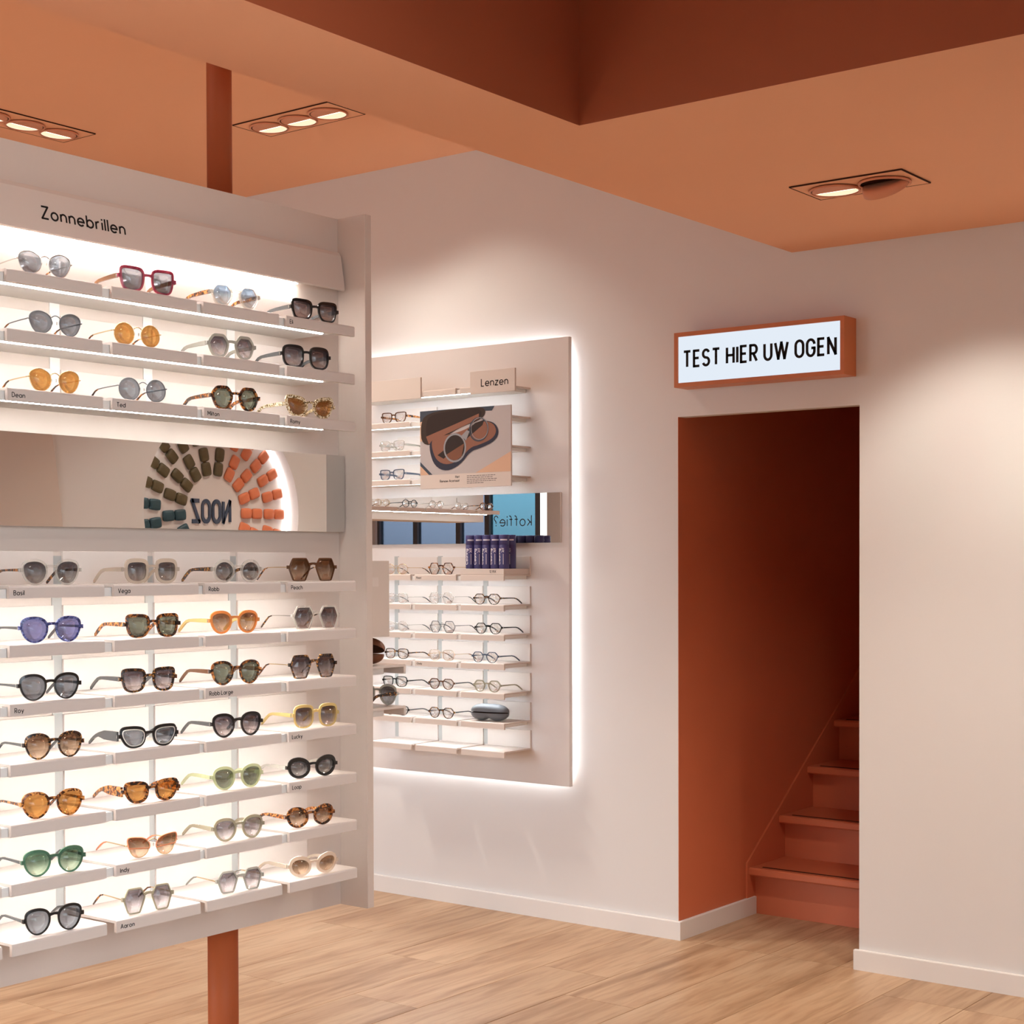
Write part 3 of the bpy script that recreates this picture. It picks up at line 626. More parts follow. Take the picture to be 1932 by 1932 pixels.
        if temple == 'wire' and tip:
            tb = NB(); pts = [(s * (x0 - .005 * (d / tlen) ** 2), y0 + d, zlug + dz) for d, dz in prof[3:]]
            tube(tb, pts, [.0014, .0019, .0022, .0024, .0020], 7); obj('temple_tip', tb, M[tip], tp, smooth=True)
        elif ace:
            obj('hinge', bbox(s * x0 - .0026, s * x0 + .0026, y0 - .0012, y0 + .0016, zlug - .0036, zlug + .0036), M['silver'], root)
    return root

# ------------------------------------------------------------------ sunglasses display on the pole
XP, DEP = -2.936, 0.183          # its front board and the reach of the trays
YFIN = 3.079
ROWS = [2.113, 1.994, 1.875, 1.476, 1.357, 1.238, 1.116, .994, .874, .753]
COLY = [1.790, 2.0495, 2.3115, 2.5675, 2.8285]
TW = .2365
def sun_display():
    root = tag(empty('sunglasses_display', (-3.15, 2.2, 0)), 'tall pink beige sunglasses display hung on a rust pole, shelves of pairs', 'display stand')
    o = root.location; L = lambda x, y, z: (x - o.x, y - o.y, z - o.z)
    Y0 = 1.60
    obj('body', bbox(-3.40 - o.x, XP - o.x, Y0 - o.y, YFIN - o.y, .615, 2.427), M['panel'], root)
    obj('end_board', bbox(-3.47 - o.x, -2.839 - o.x, YFIN + .0005 - o.y, YFIN + .0245 - o.y, .614, 2.428, .0012), M['panel'], root)
    bm = NB(); tube(bm, [L(-3.15, 2.861, 2.427), L(-3.15, 2.861, Z2)], .0327, 32); obj('pole', bm, M['pole'], root, smooth=False)
    bm = NB(); tube(bm, [L(-3.15, 2.856, 0.0), L(-3.15, 2.856, .615)], .040, 32); obj('pole_foot', bm, M['pole'], root)
    for ob in root.children:
        if ob.name.startswith('pole'):
            for p in ob.data.polygons: p.use_smooth = len(p.vertices) == 4
    # slanted header with its name
    bm = NB(); pr = [(XP, 2.338), (XP + .013, 2.336), (XP + .019, 2.326), (XP + .034, 2.236), (XP + .030, 2.233), (XP, 2.24)]
    prism(bm, pr, Y0, YFIN - .008, lambda p, q, t: L(p, t, q)); hd = obj('header', bm, M['panel'], root)
    bm = NB(); up = Vector((-.015, 0, .09)).normalized(); lettering(bm, 'Zonnebrillen', Vector(L(XP + .019 + .0098, 2.131, 2.2665)), (0, 1, 0), up, .0265, .15, .30, depth=.0007); obj('lettering', bm, M['ink'], hd)
    o2 = obj('led_strip', bbox(XP + .004 - o.x, XP + .022 - o.x, Y0 + .05 - o.y, YFIN - .17 - o.y, 2.2315, 2.2335), M['led_warm'], root)
    # mirror
    mr = obj('mirror', bbox(XP + .003 - o.x, XP + .024 - o.x, Y0 - o.y, YFIN - .004 - o.y, 1.602, 1.802), M['rail'], root)
    obj('mirror_glass', bbox(XP + .0242 - o.x, XP + .0252 - o.x, Y0 - o.y, YFIN - .004 - o.y, 1.602, 1.802), M['mirror'], mr)
    M['upright'] = paint('grey_upright', (0.40, 0.395, 0.38), .5, .02, 6)
    for ya, yb_ in zip(COLY, COLY[1:]):
        g = (ya + yb_) / 2
        for za, zb_ in ((ROWS[9] + .002, 1.538), (ROWS[2] + .002, 2.23)): obj('upright', bbox(XP + .0003 - o.x, XP + .0022 - o.x, g - .013 - o.y, g + .013 - o.y, za, zb_), M['upright'] if za < 1 else M['rail'], root)
    tm = tray_mesh(TW, DEP, .072); names = {(2, 1): 'Dean', (2, 2): 'Ted', (2, 3): 'Milton', (2, 4): 'Romy', (0, 4): 'Eli', (3, 1): 'Basil', (3, 2): 'Vega', (3, 3): 'Robb', (3, 4): 'Peach',
        (5, 1): 'Roy', (5, 3): 'Robb Large', (6, 4): 'Lucky', (7, 4): 'Loop', (8, 2): 'Indy', (9, 2): 'Aaron'}
    for i, z in enumerate(ROWS):
        y1 = 2.905 if i < 9 else 2.93
        if i < 9:
            obj('rail', bbox(XP + .001 - o.x, XP + DEP - .022 - o.x, Y0 - o.y, y1 - o.y, z - .021, z - .0065), M['rail'], root)
            obj('fascia', bbox(XP + DEP - .017 - o.x, XP + DEP - .011 - o.x, Y0 - o.y, y1 - o.y, z - .0252, z - .0065), M['rail'], root)
            obj('led_strip', bbox(XP + DEP - .048 - o.x, XP + DEP - .041 - o.x, Y0 - o.y, y1 - .03 - o.y, z - .0235, z - .021), M['led_warm'], root)
        for j, yc in enumerate(COLY):
            t = add_tray(tm, root, L(XP, yc, z), (0, 0, R(90)))
            if (i, j) in names:
                bm = NB(); lettering(bm, names[(i, j)], (-TW / 2 + .011, -DEP - .0001, -.0185), (1, 0, 0), (0, 0, 1), .0092, .14, .27, depth=.0004); obj('lettering', bm, M['ink'], t)
    return root
sun_display()

XG = XP + DEP - .022     # where the frame fronts stand
SG = [  # label, row, y, keyword spec
 ('silver wire sunglasses with oval smoke lenses on the top shelf', 0, 2.037, dict(W=.139, shape='oval', h=.046, fm='silver', lm='smokeblue', kind='met', temple='wire')),
 ('gunmetal wire sunglasses with oval grey lenses above the Dean tray', 1, 2.062, dict(W=.138, shape='oval', h=.046, fm='gun', lm='grey', kind='met', temple='wire')),
 ('gold wire sunglasses with oval amber lenses on the Dean tray', 2, 2.059, dict(W=.134, shape='oval', h=.046, fm='gold', lm='amber', kind='met', temple='wire')),
 ('crystal round sunglasses with grey gradient lenses on the Basil tray', 3, 2.047, dict(W=.153, shape='panto', h=.045, fm='clear', tm='tort', lm='greyg', temple='slim')),
 ('blue marbled sunglasses with blue lenses under the Basil tray', 4, 2.047, dict(W=.160, shape='panto', h=.046, fm='blue', tm='gun', lm='blue', rim=.003, brow=.4)),
 ('glossy black sunglasses with grey lenses on the Roy tray', 5, 2.042, dict(W=.158, shape='panto', h=.047, fm='black', tm='grey', lm='grey', rim=.003, brow=.4)),
 ('dark tortoise sunglasses with brown gradient lenses under the Roy tray', 6, 2.051, dict(W=.152, shape='panto', h=.046, fm='tort_dark', tm='grey', lm='browng', rim=.003, brow=.4)),
 ('amber tortoise sunglasses with amber lenses, keyhole bridge', 7, 2.047, dict(W=.160, shape='panto', h=.047, fm='tort_light', tm='tort', lm='amber', rim=.0031, brow=.4)),
 ('green see-through sunglasses with green gradient lenses', 8, 2.049, dict(W=.160, shape='panto', h=.047, fm='green', tm='grey', lm='greeng', rim=.003, brow=.4)),
 ('black sunglasses with smoke grey lenses on the lowest shelf', 9, 2.047, dict(W=.152, shape='panto', h=.047, fm='black', tm='grey', lm='smokeblue', rim=.003, brow=.4)),
 ('raspberry square sunglasses with grey lenses on the top shelf', 0, 2.306, dict(W=.160, shape='square', h=.045, fm='pink', tm='brown', lm='grey', temple='bold', rim=.0044)),
 ('small round gold wire sunglasses with amber lenses above the Ted tray', 1, 2.276, dict(W=.134, shape='round', h=.047, fm='gold', lm='amber', kind='met', temple='wire')),
 ('round gunmetal wire sunglasses with smoke lenses on the Ted tray', 2, 2.290, dict(W=.138, shape='round', h=.048, fm='gun', lm='smokeblue', kind='met', temple='wire')),
 ('champagne see-through square sunglasses with grey gradient lenses on the Vega tray', 3, 2.312, dict(W=.156, shape='soft_square', h=.041, fm='champagne', lm='greyg', temple='bold', rim=.006)),
 ('tortoise square sunglasses with green grey lenses under the Vega tray', 4, 2.314, dict(W=.156, shape='square', h=.041, fm='tort', tm='tort_light', lm='g15', temple='bold', rim=.0048)),
 ('dark tortoise square sunglasses with plum gradient lenses', 5, 2.302, dict(W=.158, shape='square', h=.042, fm='tort_dark', tm='grey', lm='purpg', temple='bold', rim=.0046)),
 ('black wide temple sunglasses with ivory inner rims and smoke lenses', 6, 2.301, dict(W=.166, shape='low', h=.036, fm='black', tm='grey', lm='smokeblue', temple='wide', rim=.0052, inner='ivory')),
 ('tortoise wide temple sunglasses with amber lenses', 7, 2.308, dict(W=.160, shape='low', h=.036, fm='tort', tm='tort_light', lm='amber', temple='wide', rim=.0052)),
 ('coral and gold wire sunglasses with brown gradient lenses on the Indy tray', 8, 2.308, dict(W=.146, shape='cat', h=.045, fm='gold', lm='browng', kind='met', temple='wire', inner='coral', tip='coral')),
 ('pale hexagonal sunglasses with lavender gradient lenses on the Aaron tray', 9, 2.296, dict(W=.142, shape='butterfly', h=.051, fm='khaki', tm='gold', lm='lav', rim=.0022, temple='wire', lug=.004)),
 ('crystal angular sunglasses with blue gradient lenses and tortoise temples', 0, 2.565, dict(W=.154, shape='panto_geo', h=.044, fm='clear', tm='tort', lm='blueg', temple='bold', rim=.0046)),
 ('smoke grey see-through angular sunglasses with plum gradient lenses', 1, 2.552, dict(W=.150, shape='panto_geo', h=.044, fm='smoke', lm='purpg', temple='bold', rim=.0046)),
 ('tortoise angular sunglasses with green grey lenses on the Milton tray', 2, 2.563, dict(W=.152, shape='panto_geo', h=.044, fm='tort', lm='g15', temple='bold', rim=.0048)),
 ('crystal round sunglasses with grey lenses and dark tortoise temples on the Robb tray', 3, 2.566, dict(W=.152, shape='round', h=.042, fm='clear', tm='tort_dark', lm='greyg', temple='bold', rim=.0046)),
 ('orange see-through round sunglasses with brown gradient lenses', 4, 2.556, dict(W=.154, shape='panto', h=.043, fm='orange', tm='yellow', lm='browng', temple='bold', rim=.0044)),
 ('tortoise round sunglasses with green grey lenses on the Robb Large tray', 5, 2.560, dict(W=.158, shape='panto', h=.046, fm='tort', tm='brown', lm='g15', temple='bold', rim=.0042)),
 ('black round sunglasses with plum gradient lenses, left of the Lucky tray', 6, 2.563, dict(W=.158, shape='panto', h=.046, fm='black', tm='grey', lm='purpg', temple='bold', rim=.0042)),
 ('pale green see-through round sunglasses with green grey lenses', 7, 2.563, dict(W=.158, shape='panto', h=.044, fm='lime', lm='g15', temple='bold', rim=.0046)),
 ('khaki see-through round sunglasses with lavender gradient lenses', 8, 2.566, dict(W=.158, shape='panto', h=.044, fm='khaki', lm='lav', temple='bold', rim=.0044)),
 ('grey see-through hexagonal sunglasses with lavender gradient lenses on the lowest shelf', 9, 2.569, dict(W=.146, shape='hexpanto', h=.044, fm='smoke', tm='gold', lm='lav', rim=.0030, temple='wire', tip='smoke')),
 ('black slim square sunglasses with plum gradient lenses on the Eli tray', 0, 2.826, dict(W=.162, shape='square', h=.040, fm='black', tm='grey', lm='purpg', temple='bold', rim=.0046)),
 ('black oversized rounded sunglasses with plum gradient lenses, second shelf from the top', 1, 2.796, dict(W=.164, shape='soft_square', h=.045, fm='black', tm='grey', lm='purpg', temple='bold', rim=.0044)),
 ('gold speckled cat-eye sunglasses with brown lenses on the Romy tray', 2, 2.808, dict(W=.170, shape='cat', h=.040, fm='mosaic', lm='brown', temple='bold', rim=.0058)),
 ('brown oversized angular sunglasses with brown gradient lenses on the Peach tray', 3, 2.814, dict(W=.164, shape='butterfly', h=.052, fm='brown', tm='gold', lm='browng', rim=.0020, temple='wire')),
 ('crystal oversized angular sunglasses with plum gradient lenses under the Peach tray', 4, 2.826, dict(W=.162, shape='butterfly', h=.051, fm='clear', tm='silver', lm='purpg', rim=.0032, temple='wire', tip='tort_dark')),
 ('dark tortoise oversized angular sunglasses with plum gradient lenses', 5, 2.815, dict(W=.160, shape='butterfly', h=.052, fm='tort_dark', tm='gold', lm='purpg', rim=.0024, temple='wire')),
 ('honey yellow sunglasses with plum gradient lenses on the Lucky tray', 6, 2.823, dict(W=.156, shape='soft_square', h=.047, fm='yellow', lm='purpg', temple='bold', rim=.0036, brow=.5)),
 ('black oval sunglasses with grey gradient lenses on the Loop tray', 7, 2.810, dict(W=.170, shape='eye', h=.036, fm='black', tm='clear', lm='greyg', temple='bold', rim=.0066)),
 ('tortoise oval sunglasses with brown gradient lenses under the Loop tray', 8, 2.803, dict(W=.164, shape='eye', h=.038, fm='tort', tm='tort_light', lm='browng', temple='bold', rim=.0054)),
 ('peach crystal oval sunglasses with brown gradient lenses on the lowest shelf', 9, 2.812, dict(W=.168, shape='eye', h=.036, fm='peach', tm='champagne', lm='browng', temple='bold', rim=.0062)),
]
for lab, r_, y, kw in SG:
    kw['W'] *= .895                       # pairs are turned a little towards the aisle
    spectacles(lab, (XP + DEP - .017, y, ROWS[r_] + .0004), R(81), tlen=.134, group='sunglasses on the pole display', **kw)

# the far side of the end board: two trays and a board seen past its edge
def end_cap():
    root = tag(empty('end_display', (-3.15, YFIN + .03, 0)), 'pair of small trays and a board behind the end of the sunglasses display', 'display')
    o = root.location; yb = YFIN + .0255; D = 3.255 - yb
    tm = tray_mesh(.52, D, .055)
    for z in (1.246, 1.134):
        add_tray(tm, root, (-3.118 - o.x, yb - o.y, z), (0, 0, R(180)))
        obj('rail', bbox(-3.37 - o.x, -2.875 - o.x, yb - o.y, 3.185 - o.y, z - .024, z - .0065), M['rail'], root)
    b = obj('back_board', bbox(-3.37 - o.x, -2.858 - o.x, yb - o.y, 3.190 - o.y, 1.324, 1.526, .001), M['panel'], root)
    obj('catch', bbox(-2.8578 - o.x, -2.8568 - o.x, yb + .002 - o.y, 3.146 - o.y, 1.458, 1.482), M['tray'], b)
end_cap()
spectacles('crystal round sunglasses with tortoise temples on the small tray behind the end board', (-2.945, 3.238, 1.1345), R(180), W=.155, shape='panto', h=.046, fm='smoke', tm='tort_dark', lm='greyg', temple='bold', rim=.0046, tlen=.110)

# ------------------------------------------------------------------ optical display on the wall
YB, YFR = 5.440, 5.250; DW = YB - YFR
WROW = [1.470, 1.343, 1.219, 1.098, .974, .849, .730]; WUP = [2.262, 2.137, 2.012, 1.886]
WC = {3: -4.183, 2: -4.4405, 1: -4.698}; WTW = .232
def wall_display():
    root = tag(empty('optical_wall_display', (-4.5, YB, 0)), 'pale wall display of clear spectacles with glowing white edges', 'display')
    o = root.location; Lx = lambda x: x - o.x; Ly = lambda y: y - o.y
    x0, x1 = -5.16, -3.868
    obj('back_panel', bbox(Lx(x0), Lx(x1), 0, .022, .580, 2.462, .001), M['wpanel'], root)
    obj('standoff', bbox(Lx(x0 + .05), Lx(x1 - .05), .022, YW - YB, .63, 2.41), M['rail'], root)
    e = .046
    for a in ((x0 + e, x1 - e, .622, .629), (x0 + e, x1 - e, 2.411, 2.418)): obj('halo_led', bbox(Lx(a[0]), Lx(a[1]), .026, .048, a[2], a[3]), M['led_halo'], root)
    for xx in (x0 + .042, x1 - .049): obj('halo_led', bbox(Lx(xx), Lx(xx + .007), .026, .048, .63, 2.41), M['led_halo'], root)
    mr = obj('mirror', bbox(Lx(x0 + .04), Lx(-3.906), -.010, -.0005, 1.604, 1.814), M['rail'], root)
    obj('mirror_glass', bbox(Lx(x0 + .04), Lx(-3.906), -.0112, -.0102, 1.604, 1.814), M['mirror'], mr)
    tm = tray_mesh(WTW, DW, .076)
    for xx in (-4.312, -4.569, -4.827): obj('upright', bbox(Lx(xx - .013), Lx(xx + .013), -.0022, -.0003, WROW[6] + .002, 1.55), M['upright'], root)
    tf = tray_mesh(WTW, DW)
    words = {(0, 2): 'Pearl', (3, 2): 'Clody'}
    def rail(z, a, b, led=True):
        obj('rail', bbox(Lx(a), Lx(b), Ly(YFR + .022), -.0012, z - .021, z - .0065), M['rail'], root)
        obj('fascia', bbox(Lx(a), Lx(b), Ly(YFR + .011), Ly(YFR + .017), z - .0252, z - .0065), M['rail'], root)
        if led: obj('led_strip', bbox(Lx(a), Lx(b - .02), Ly(YFR + .038), Ly(YFR + .045), z - .0235, z - .021), M['led_cool'], root)
    for i, z in enumerate(WROW):
        if i < 6: rail(z, -4.95, -4.09)
        for c in (1, 2, 3):
            t = add_tray(tm, root, (Lx(WC[c]), 0, z))
            if (i, c) in words:
                bm = NB(); lettering(bm, words[(i, c)], (-.105, -DW - .0001, -.018), (1, 0, 0), (0, 0, 1), .0080, .15, .27, depth=.0004); obj('lettering', bm, M['ink'], t)
    for i, z in enumerate(WUP):
        rail(z, -4.95, -4.09)
        for c in ((1, 2, 3) if i == 0 else (1, 3)): add_tray(tm if (c == 1 and i) else tf, root, (Lx(WC[c]), 0, z))
wall_display()

def sign_card(name, label, x0, x1, z0, z1, text=None):
    root = tag(empty(name, ((x0 + x1) / 2, YFR - .006, z0)), label, 'sign'); h = (x1 - x0) / 2
    obj('card', bbox(-h, h, -.004, .0055, 0, z1 - z0, .0006), M['tray'], root)
    if text:
        bm = NB(); lettering(bm, text, (-4.174 - (x0 + x1) / 2, -.0041, 2.2585 - z0), (1, 0, 0), (0, 0, 1), .030, .13, .27, depth=.0006); obj('lettering', bm, M['ink'], root)
sign_card('shelf_sign', 'beige shelf sign lettered Lenzen above the poster', -4.235, -3.998, 2.229, 2.323, 'Lenzen')
sign_card('shelf_sign', 'blank beige shelf sign at the top of the wall display', -4.80, -4.51, 2.231, 2.321)

def poster():
    x0, x1, z0, z1 = -4.513, -4.020, 1.838, 2.173; W, H = x1 - x0, z1 - z0
    root = tag(empty('poster', ((x0 + x1) / 2, YFR - .006, z0)), 'poster with a photo of spectacles in an open brown case', 'poster')
    obj('board', bbox(-W / 2, W / 2, -.003, .0055, 0, H, .0005), M['tray'], root)
    zi = .060
    cols = {'table': (0.50, 0.46, 0.46), 'peach': (0.66, 0.43, 0.30), 'slate': (0.06, 0.075, 0.10), 'navy': (0.035, 0.035, 0.055), 'leather': (0.05, 0.033, 0.026), 'salmon': (0.27, 0.12, 0.08), 'rim': (0.10, 0.085, 0.085), 'brownl': (0.035, 0.022, 0.018), 'steel': (0.30, 0.30, 0.32), 'amber': (0.20, 0.085, 0.05)}
    P = {k: plain('print_' + k, c, .45, .3) for k, c in cols.items()}
    lay = [0]
    def poly(name, pts, mat):
        lay[0] += 1; d = -.003 - .00018 * lay[0]; bm = NB(); q = [(-W / 2 + max(0, min(1, a)) * W, zi + max(0, min(1, b)) * (H - zi)) for a, b in pts]
        prism(bm, q, d, d + .0001, lambda p, q_, t: (p, t, q_)); obj(name, bm, P[mat], root)
    def band(name, pts, r0, r1, mat):          # closed ring
        lay[0] += 1; d = -.003 - .00018 * lay[0]; bm = NB(); n = len(pts); cx = sum(a for a, _ in pts) / n; cz = sum(b for _, b in pts) / n
        S = [[bm.verts.new((-W / 2 + (cx + (a - cx) * r) * W, d, zi + (cz + (b - cz) * r) * (H - zi))) for a, b in pts] for r in (r0, r1)]
        for i in range(n): bm.faces.new((S[0][i], S[0][(i + 1) % n], S[1][(i + 1) % n], S[1][i]))
        obj(name, bm, P[mat], root)
    poly('print_table', [(0, 0), (1, 0), (1, 1), (0, 1)], 'table')
    poly('print_corner', [(0, 0), (.14, 0), (0, .20)], 'peach'); poly('print_corner', [(.62, 0), (1, .30), (1, 0)], 'peach'); poly('print_shadow', [(.10, 0), (.14, 0), (0, .21), (0, .15)], 'slate')
    poly('print_cloth', [(0, 1), (.83, 1), (.80, .93), (.3, .96), (0, .83)], 'slate'); poly('print_side', [(0, .83), (.05, .85), (.05, .56), (0, .52)], 'peach')
    lid = chaikin([(-.9, .2), (-.75, .85), (.5, 1), (1.02, .9), (.95, .35), (.2, .0), (-.4, -.7), (-.85, -.75)], 2)
    poly('print_lid', [(.37 + a * .36, .74 + b * .27) for a, b in lid], 'leather')
    poly('print_lid_lining', [(.38 + a * .31, .76 + b * .22) for a, b in lid], 'brownl')
    poly('print_lid_lining', [(.07, .60), (.10, .48), (.3, .62), (.66, .82), (.66, .90), (.35, .74)], 'salmon')
    base = chaikin([(-1, -.1), (-.98, .35), (-.55, .45), (.0, .6), (.45, 1.0), (.85, .95), (1.02, .55), (.9, .15), (.5, -.1), (.2, -.2), (-.1, -.75), (-.5, -1.0), (-.85, -.75)], 2)
    poly('print_case', [(.49 + a * .38, .42 + b * .36) for a, b in base], 'navy')
    poly('print_case_lining', [(.49 + a * .355, .465 + b * .31) for a, b in base], 'salmon')
    circ = lambda cx, cz, rx, rz, n=26: [(cx + rx * math.cos(2 * math.pi * i / n), cz + rz * math.sin(2 * math.pi * i / n)) for i in range(n)]
    poly('print_temple', [(.20, .30), (.40, .50), (.62, .76), (.72, .80), (.70, .72), (.5, .5), (.27, .24)], 'brownl')
    poly('print_lens', circ(.395, .40, .112, .20), 'brownl'); poly('print_lens', [(.30, .30), (.5, .46), (.47, .26), (.41, .205), (.34, .22)], 'amber')
    band('print_rim', circ(.395, .40, .126, .225), .87, 1.0, 'steel')
    poly('print_bridge', [(.47, .58), (.53, .66), (.56, .64), (.52, .50)], 'steel'); band('print_rim', circ(.66, .66, .105, .185), .90, 1.0, 'slate'); band('print_rim', circ(.67, .67, .095, .17), .94, 1.0, 'steel')
    bm = NB()
    lettering(bm, 'Het', (-.029, -.0031, .0425), (1, 0, 0), (0, 0, 1), .0100, .12, .27, align='r'); obj('lettering', bm, M['ink'], root)
    bm = NB(); lettering(bm, 'Renew-Acetaat', (-.029, -.0031, .026), (1, 0, 0), (0, 0, 1), .0100, .12, .27, align='r')
    obj('lettering', bm, M['ink'], root)
    bm = NB()
    for i, ln in enumerate((.158, .152, .160, .158, .098)):
        x = .012
        while x < .012 + ln - .012:
            wl = random.uniform(.006, .018); box(bm, x, min(x + wl, .012 + ln), -.0034, -.003, .0475 - .0076 * i, .0497 - .0076 * i); x += wl + .003
    obj('small_print', bm, MATS['print_rim'], root)
poster()

# cleaning kits on their raised price box
def kits():
    z0 = WROW[0] + .0005; x0, x1 = -4.298, -4.068
    root = tag(empty('price_box', ((x0 + x1) / 2, YFR, z0)), 'beige price box under the blue cleaning kit tubes', 'box')
    h = (x1 - x0) / 2; obj('body', bbox(-h, h, .002, .18, 0, .024, .001), M['tray'], root)
    bm = NB(); lettering(bm, '12,90€', (.040, .0019, .008), (1, 0, 0), (0, 0, 1), .0095, .13, .26, depth=.0004); obj('lettering', bm, M['ink'], root)
    zt = z0 + .0245; r = .0215; hgt = .142
    body = mesh_of(lathe(NB(), [(0, 0), (r - .001, 0), (r, .002), (r, .100), (r - .0006, .1005)], 28), 'tube_body'); lid = mesh_of(lathe(NB(), [(r - .0006, .1005), (r + .0002, .101), (r + .0002, hgt - .003), (r - .002, hgt), (0, hgt)], 28), 'lid')
    M['kit'] = plain('navy_kit_card', (0.045, 0.040, 0.155), .45); body.materials.append(M['kit']); lid.materials.append(M['kit'])
    for me in (body, lid):
        for p in me.polygons: p.use_smooth = True
    def wrap(bm, ang, rr):
        for v in bm.verts:
            a = ang + v.co.x / r; d = rr + v.co.y; v.co = Vector((d * math.sin(a), -d * math.cos(a), v.co.z))
        return bm
    protos = []
    kbm = NB(); lettering(kbm, 'Cleaning', (0, 0, 0), (0, 0, 1), (-1, 0, 0), .0120, .2, .24, depth=0.0005); [setattr(v, 'co', Vector((v.co.x, -v.co.y, v.co.z + .018))) for v in kbm.verts]; wrap(kbm, -.75, r + .0001); t1 = mesh_of(kbm, 'lettering')
    kbm = NB(); lettering(kbm, 'kit', (0, 0, 0), (0, 0, 1), (-1, 0, 0), .0120, .2, .26, depth=0.0005); [setattr(v, 'co', Vector((v.co.x, -v.co.y, v.co.z + .070))) for v in kbm.verts]; wrap(kbm, 0.1, r + .0001); t2 = mesh_of(kbm, 'lettering')
    kbm = bbox(-.001, .001, 0, .0004, .018, .062); wrap(kbm, -.05, r + .0001); t3 = mesh_of(kbm, 'stripe')
    kbm = NB(); nn = 10
    for i in range(nn): box(kbm, -.016 + .032 * i / nn, -.016 + .032 * (i + 1) / nn, 0, .0004, .118, .1235)
    wrap(kbm, 0, r + .0003); t4 = mesh_of(kbm, 'seal_band')
    for me in (t1, t2, t3, t4): me.materials.append(M['white_ink'])
    xs = [-4.268 + .0448 * i for i in range(5)]
    spots = [(x, YFR + .032, random.uniform(.35, .85)) for x in xs] + [(x, YFR + .079, random.uniform(.35, .85)) for x in xs]
    for i, (x, y, a) in enumerate(spots):
        front = i < 5
        k = tag(empty('cleaning_kit', (x, y, zt), a), 'navy blue cleaning kit tube standing in the %s row on the price box' % ('front' if front else 'rear'), 'tube', 'cleaning kit tubes in the %s row' % ('front' if front else 'rear'))
        obj('tube_body', body, None, k); obj('lid', lid, None, k)
        for nme, me in (('lettering', t1), ('lettering', t2), ('stripe', t3), ('seal_band', t4)): obj(nme, me, None, k)
kits()

WG = [ # label, row z, column, dx, spec
 ('tortoise square spectacles on the upper shelf beside the poster', WUP[1], 1, .0, dict(W=.150, shape='square', h=.040, fm='brown', tm='tort_light', rim=.0026, temple='bold')),
 ('crystal square spectacles beside the poster', WUP[2], 1, -.01, dict(W=.150, shape='square', h=.040, fm='clear', tm='smoke', rim=.0028, temple='bold')),
 ('navy square spectacles beside the foot of the poster', WUP[3], 1, -.012, dict(W=.150, shape='square', h=.040, fm='navy', tm='navy', rim=.0026, temple='bold')),
 ('pale gold wire spectacles on the shelf under the mirror', WROW[0], 1, .012, dict(W=.138, shape='round', h=.044, fm='gold', kind='met', temple='wire', tip='tort_dark')),
 ('thin tortoise octagonal spectacles on the Pearl tray', WROW[0], 2, .012, dict(W=.146, shape='hex', h=.046, fm='tort', tm='gold', rim=.0018, temple='wire', lug=.004)),
 ('silver wire spectacles with soft square lenses', WROW[1], 1, .012, dict(W=.140, shape='soft_square', h=.042, fm='silver', kind='met', temple='wire', tip='grey')),
 ('silver wire hexagonal spectacles under the Pearl tray', WROW[1], 2, .012, dict(W=.146, shape='hex', h=.048, fm='silver', kind='met', temple='wire', tip='grey')),
 ('red brown tortoise spectacles with keyhole bridge under the cleaning kits', WROW[1], 3, .005, dict(W=.148, shape='panto_geo', h=.041, fm='tort_dark', rim=.0020, temple='slim')),
 ('frosted wire round spectacles on the third lower shelf', WROW[2], 1, .012, dict(W=.138, shape='round', h=.044, fm='silver', kind='met', temple='wire', tip='grey', rim=.0008)),
 ('black wire hexagonal spectacles on the third lower shelf', WROW[2], 2, .018, dict(W=.148, shape='hex', h=.048, fm='blackwire', kind='met', temple='wire', tip='black', rim=.0013)),
 ('black acetate spectacles with rounded lenses on the third lower shelf', WROW[2], 3, .012, dict(W=.148, shape='panto_geo', h=.042, fm='black', rim=.0021, temple='slim')),
 ('brown tortoise spectacles left of the Clody tray', WROW[3], 1, .012, dict(W=.142, shape='soft_square', h=.040, fm='tort_dark', rim=.0022, temple='slim')),
 ('rose crystal spectacles on the Clody tray', WROW[3], 2, .012, dict(W=.146, shape='soft_square', h=.043, fm='peach', tm='gold', rim=.0018, temple='wire', lug=.004)),
 ('slate blue round spectacles right of the Clody tray', WROW[3], 3, -.006, dict(W=.144, shape='panto_geo', h=.041, fm='navy', rim=.0019, temple='slim')),
 ('black square spectacles with tortoise bridge under the brown tortoise pair', WROW[4], 1, .000, dict(W=.148, shape='soft_square', h=.041, fm='black', tm='black', rim=.0024, temple='slim')),
 ('brown angular spectacles under the Clody tray', WROW[4], 2, .010, dict(W=.146, shape='panto_geo', h=.041, fm='brown', tm='grey', rim=.0024, temple='slim')),
 ('khaki see-through angular spectacles above the grey case', WROW[4], 3, .004, dict(W=.150, shape='panto_geo', h=.042, fm='khaki', tm='khaki', rim=.0034, temple='slim')),
 ('black thin spectacles half hidden by the end board', WROW[5], 1, .010, dict(W=.142, shape='panto', h=.038, fm='black', tm='gun', rim=.0018, temple='slim')),
 ('dark tortoise angular spectacles left of the grey case', WROW[5], 2, .010, dict(W=.146, shape='panto_geo', h=.041, fm='tort_dark', tm='grey', rim=.0024, temple='slim')),
]
for lab, z, c, dx, kw in WG:
    spectacles(lab, (WC[c] + dx, YFR + .024, z + .0004), 0.0, lm='demo', group='clear spectacles on the wall display', name='spectacles', cat='spectacles', **kw)

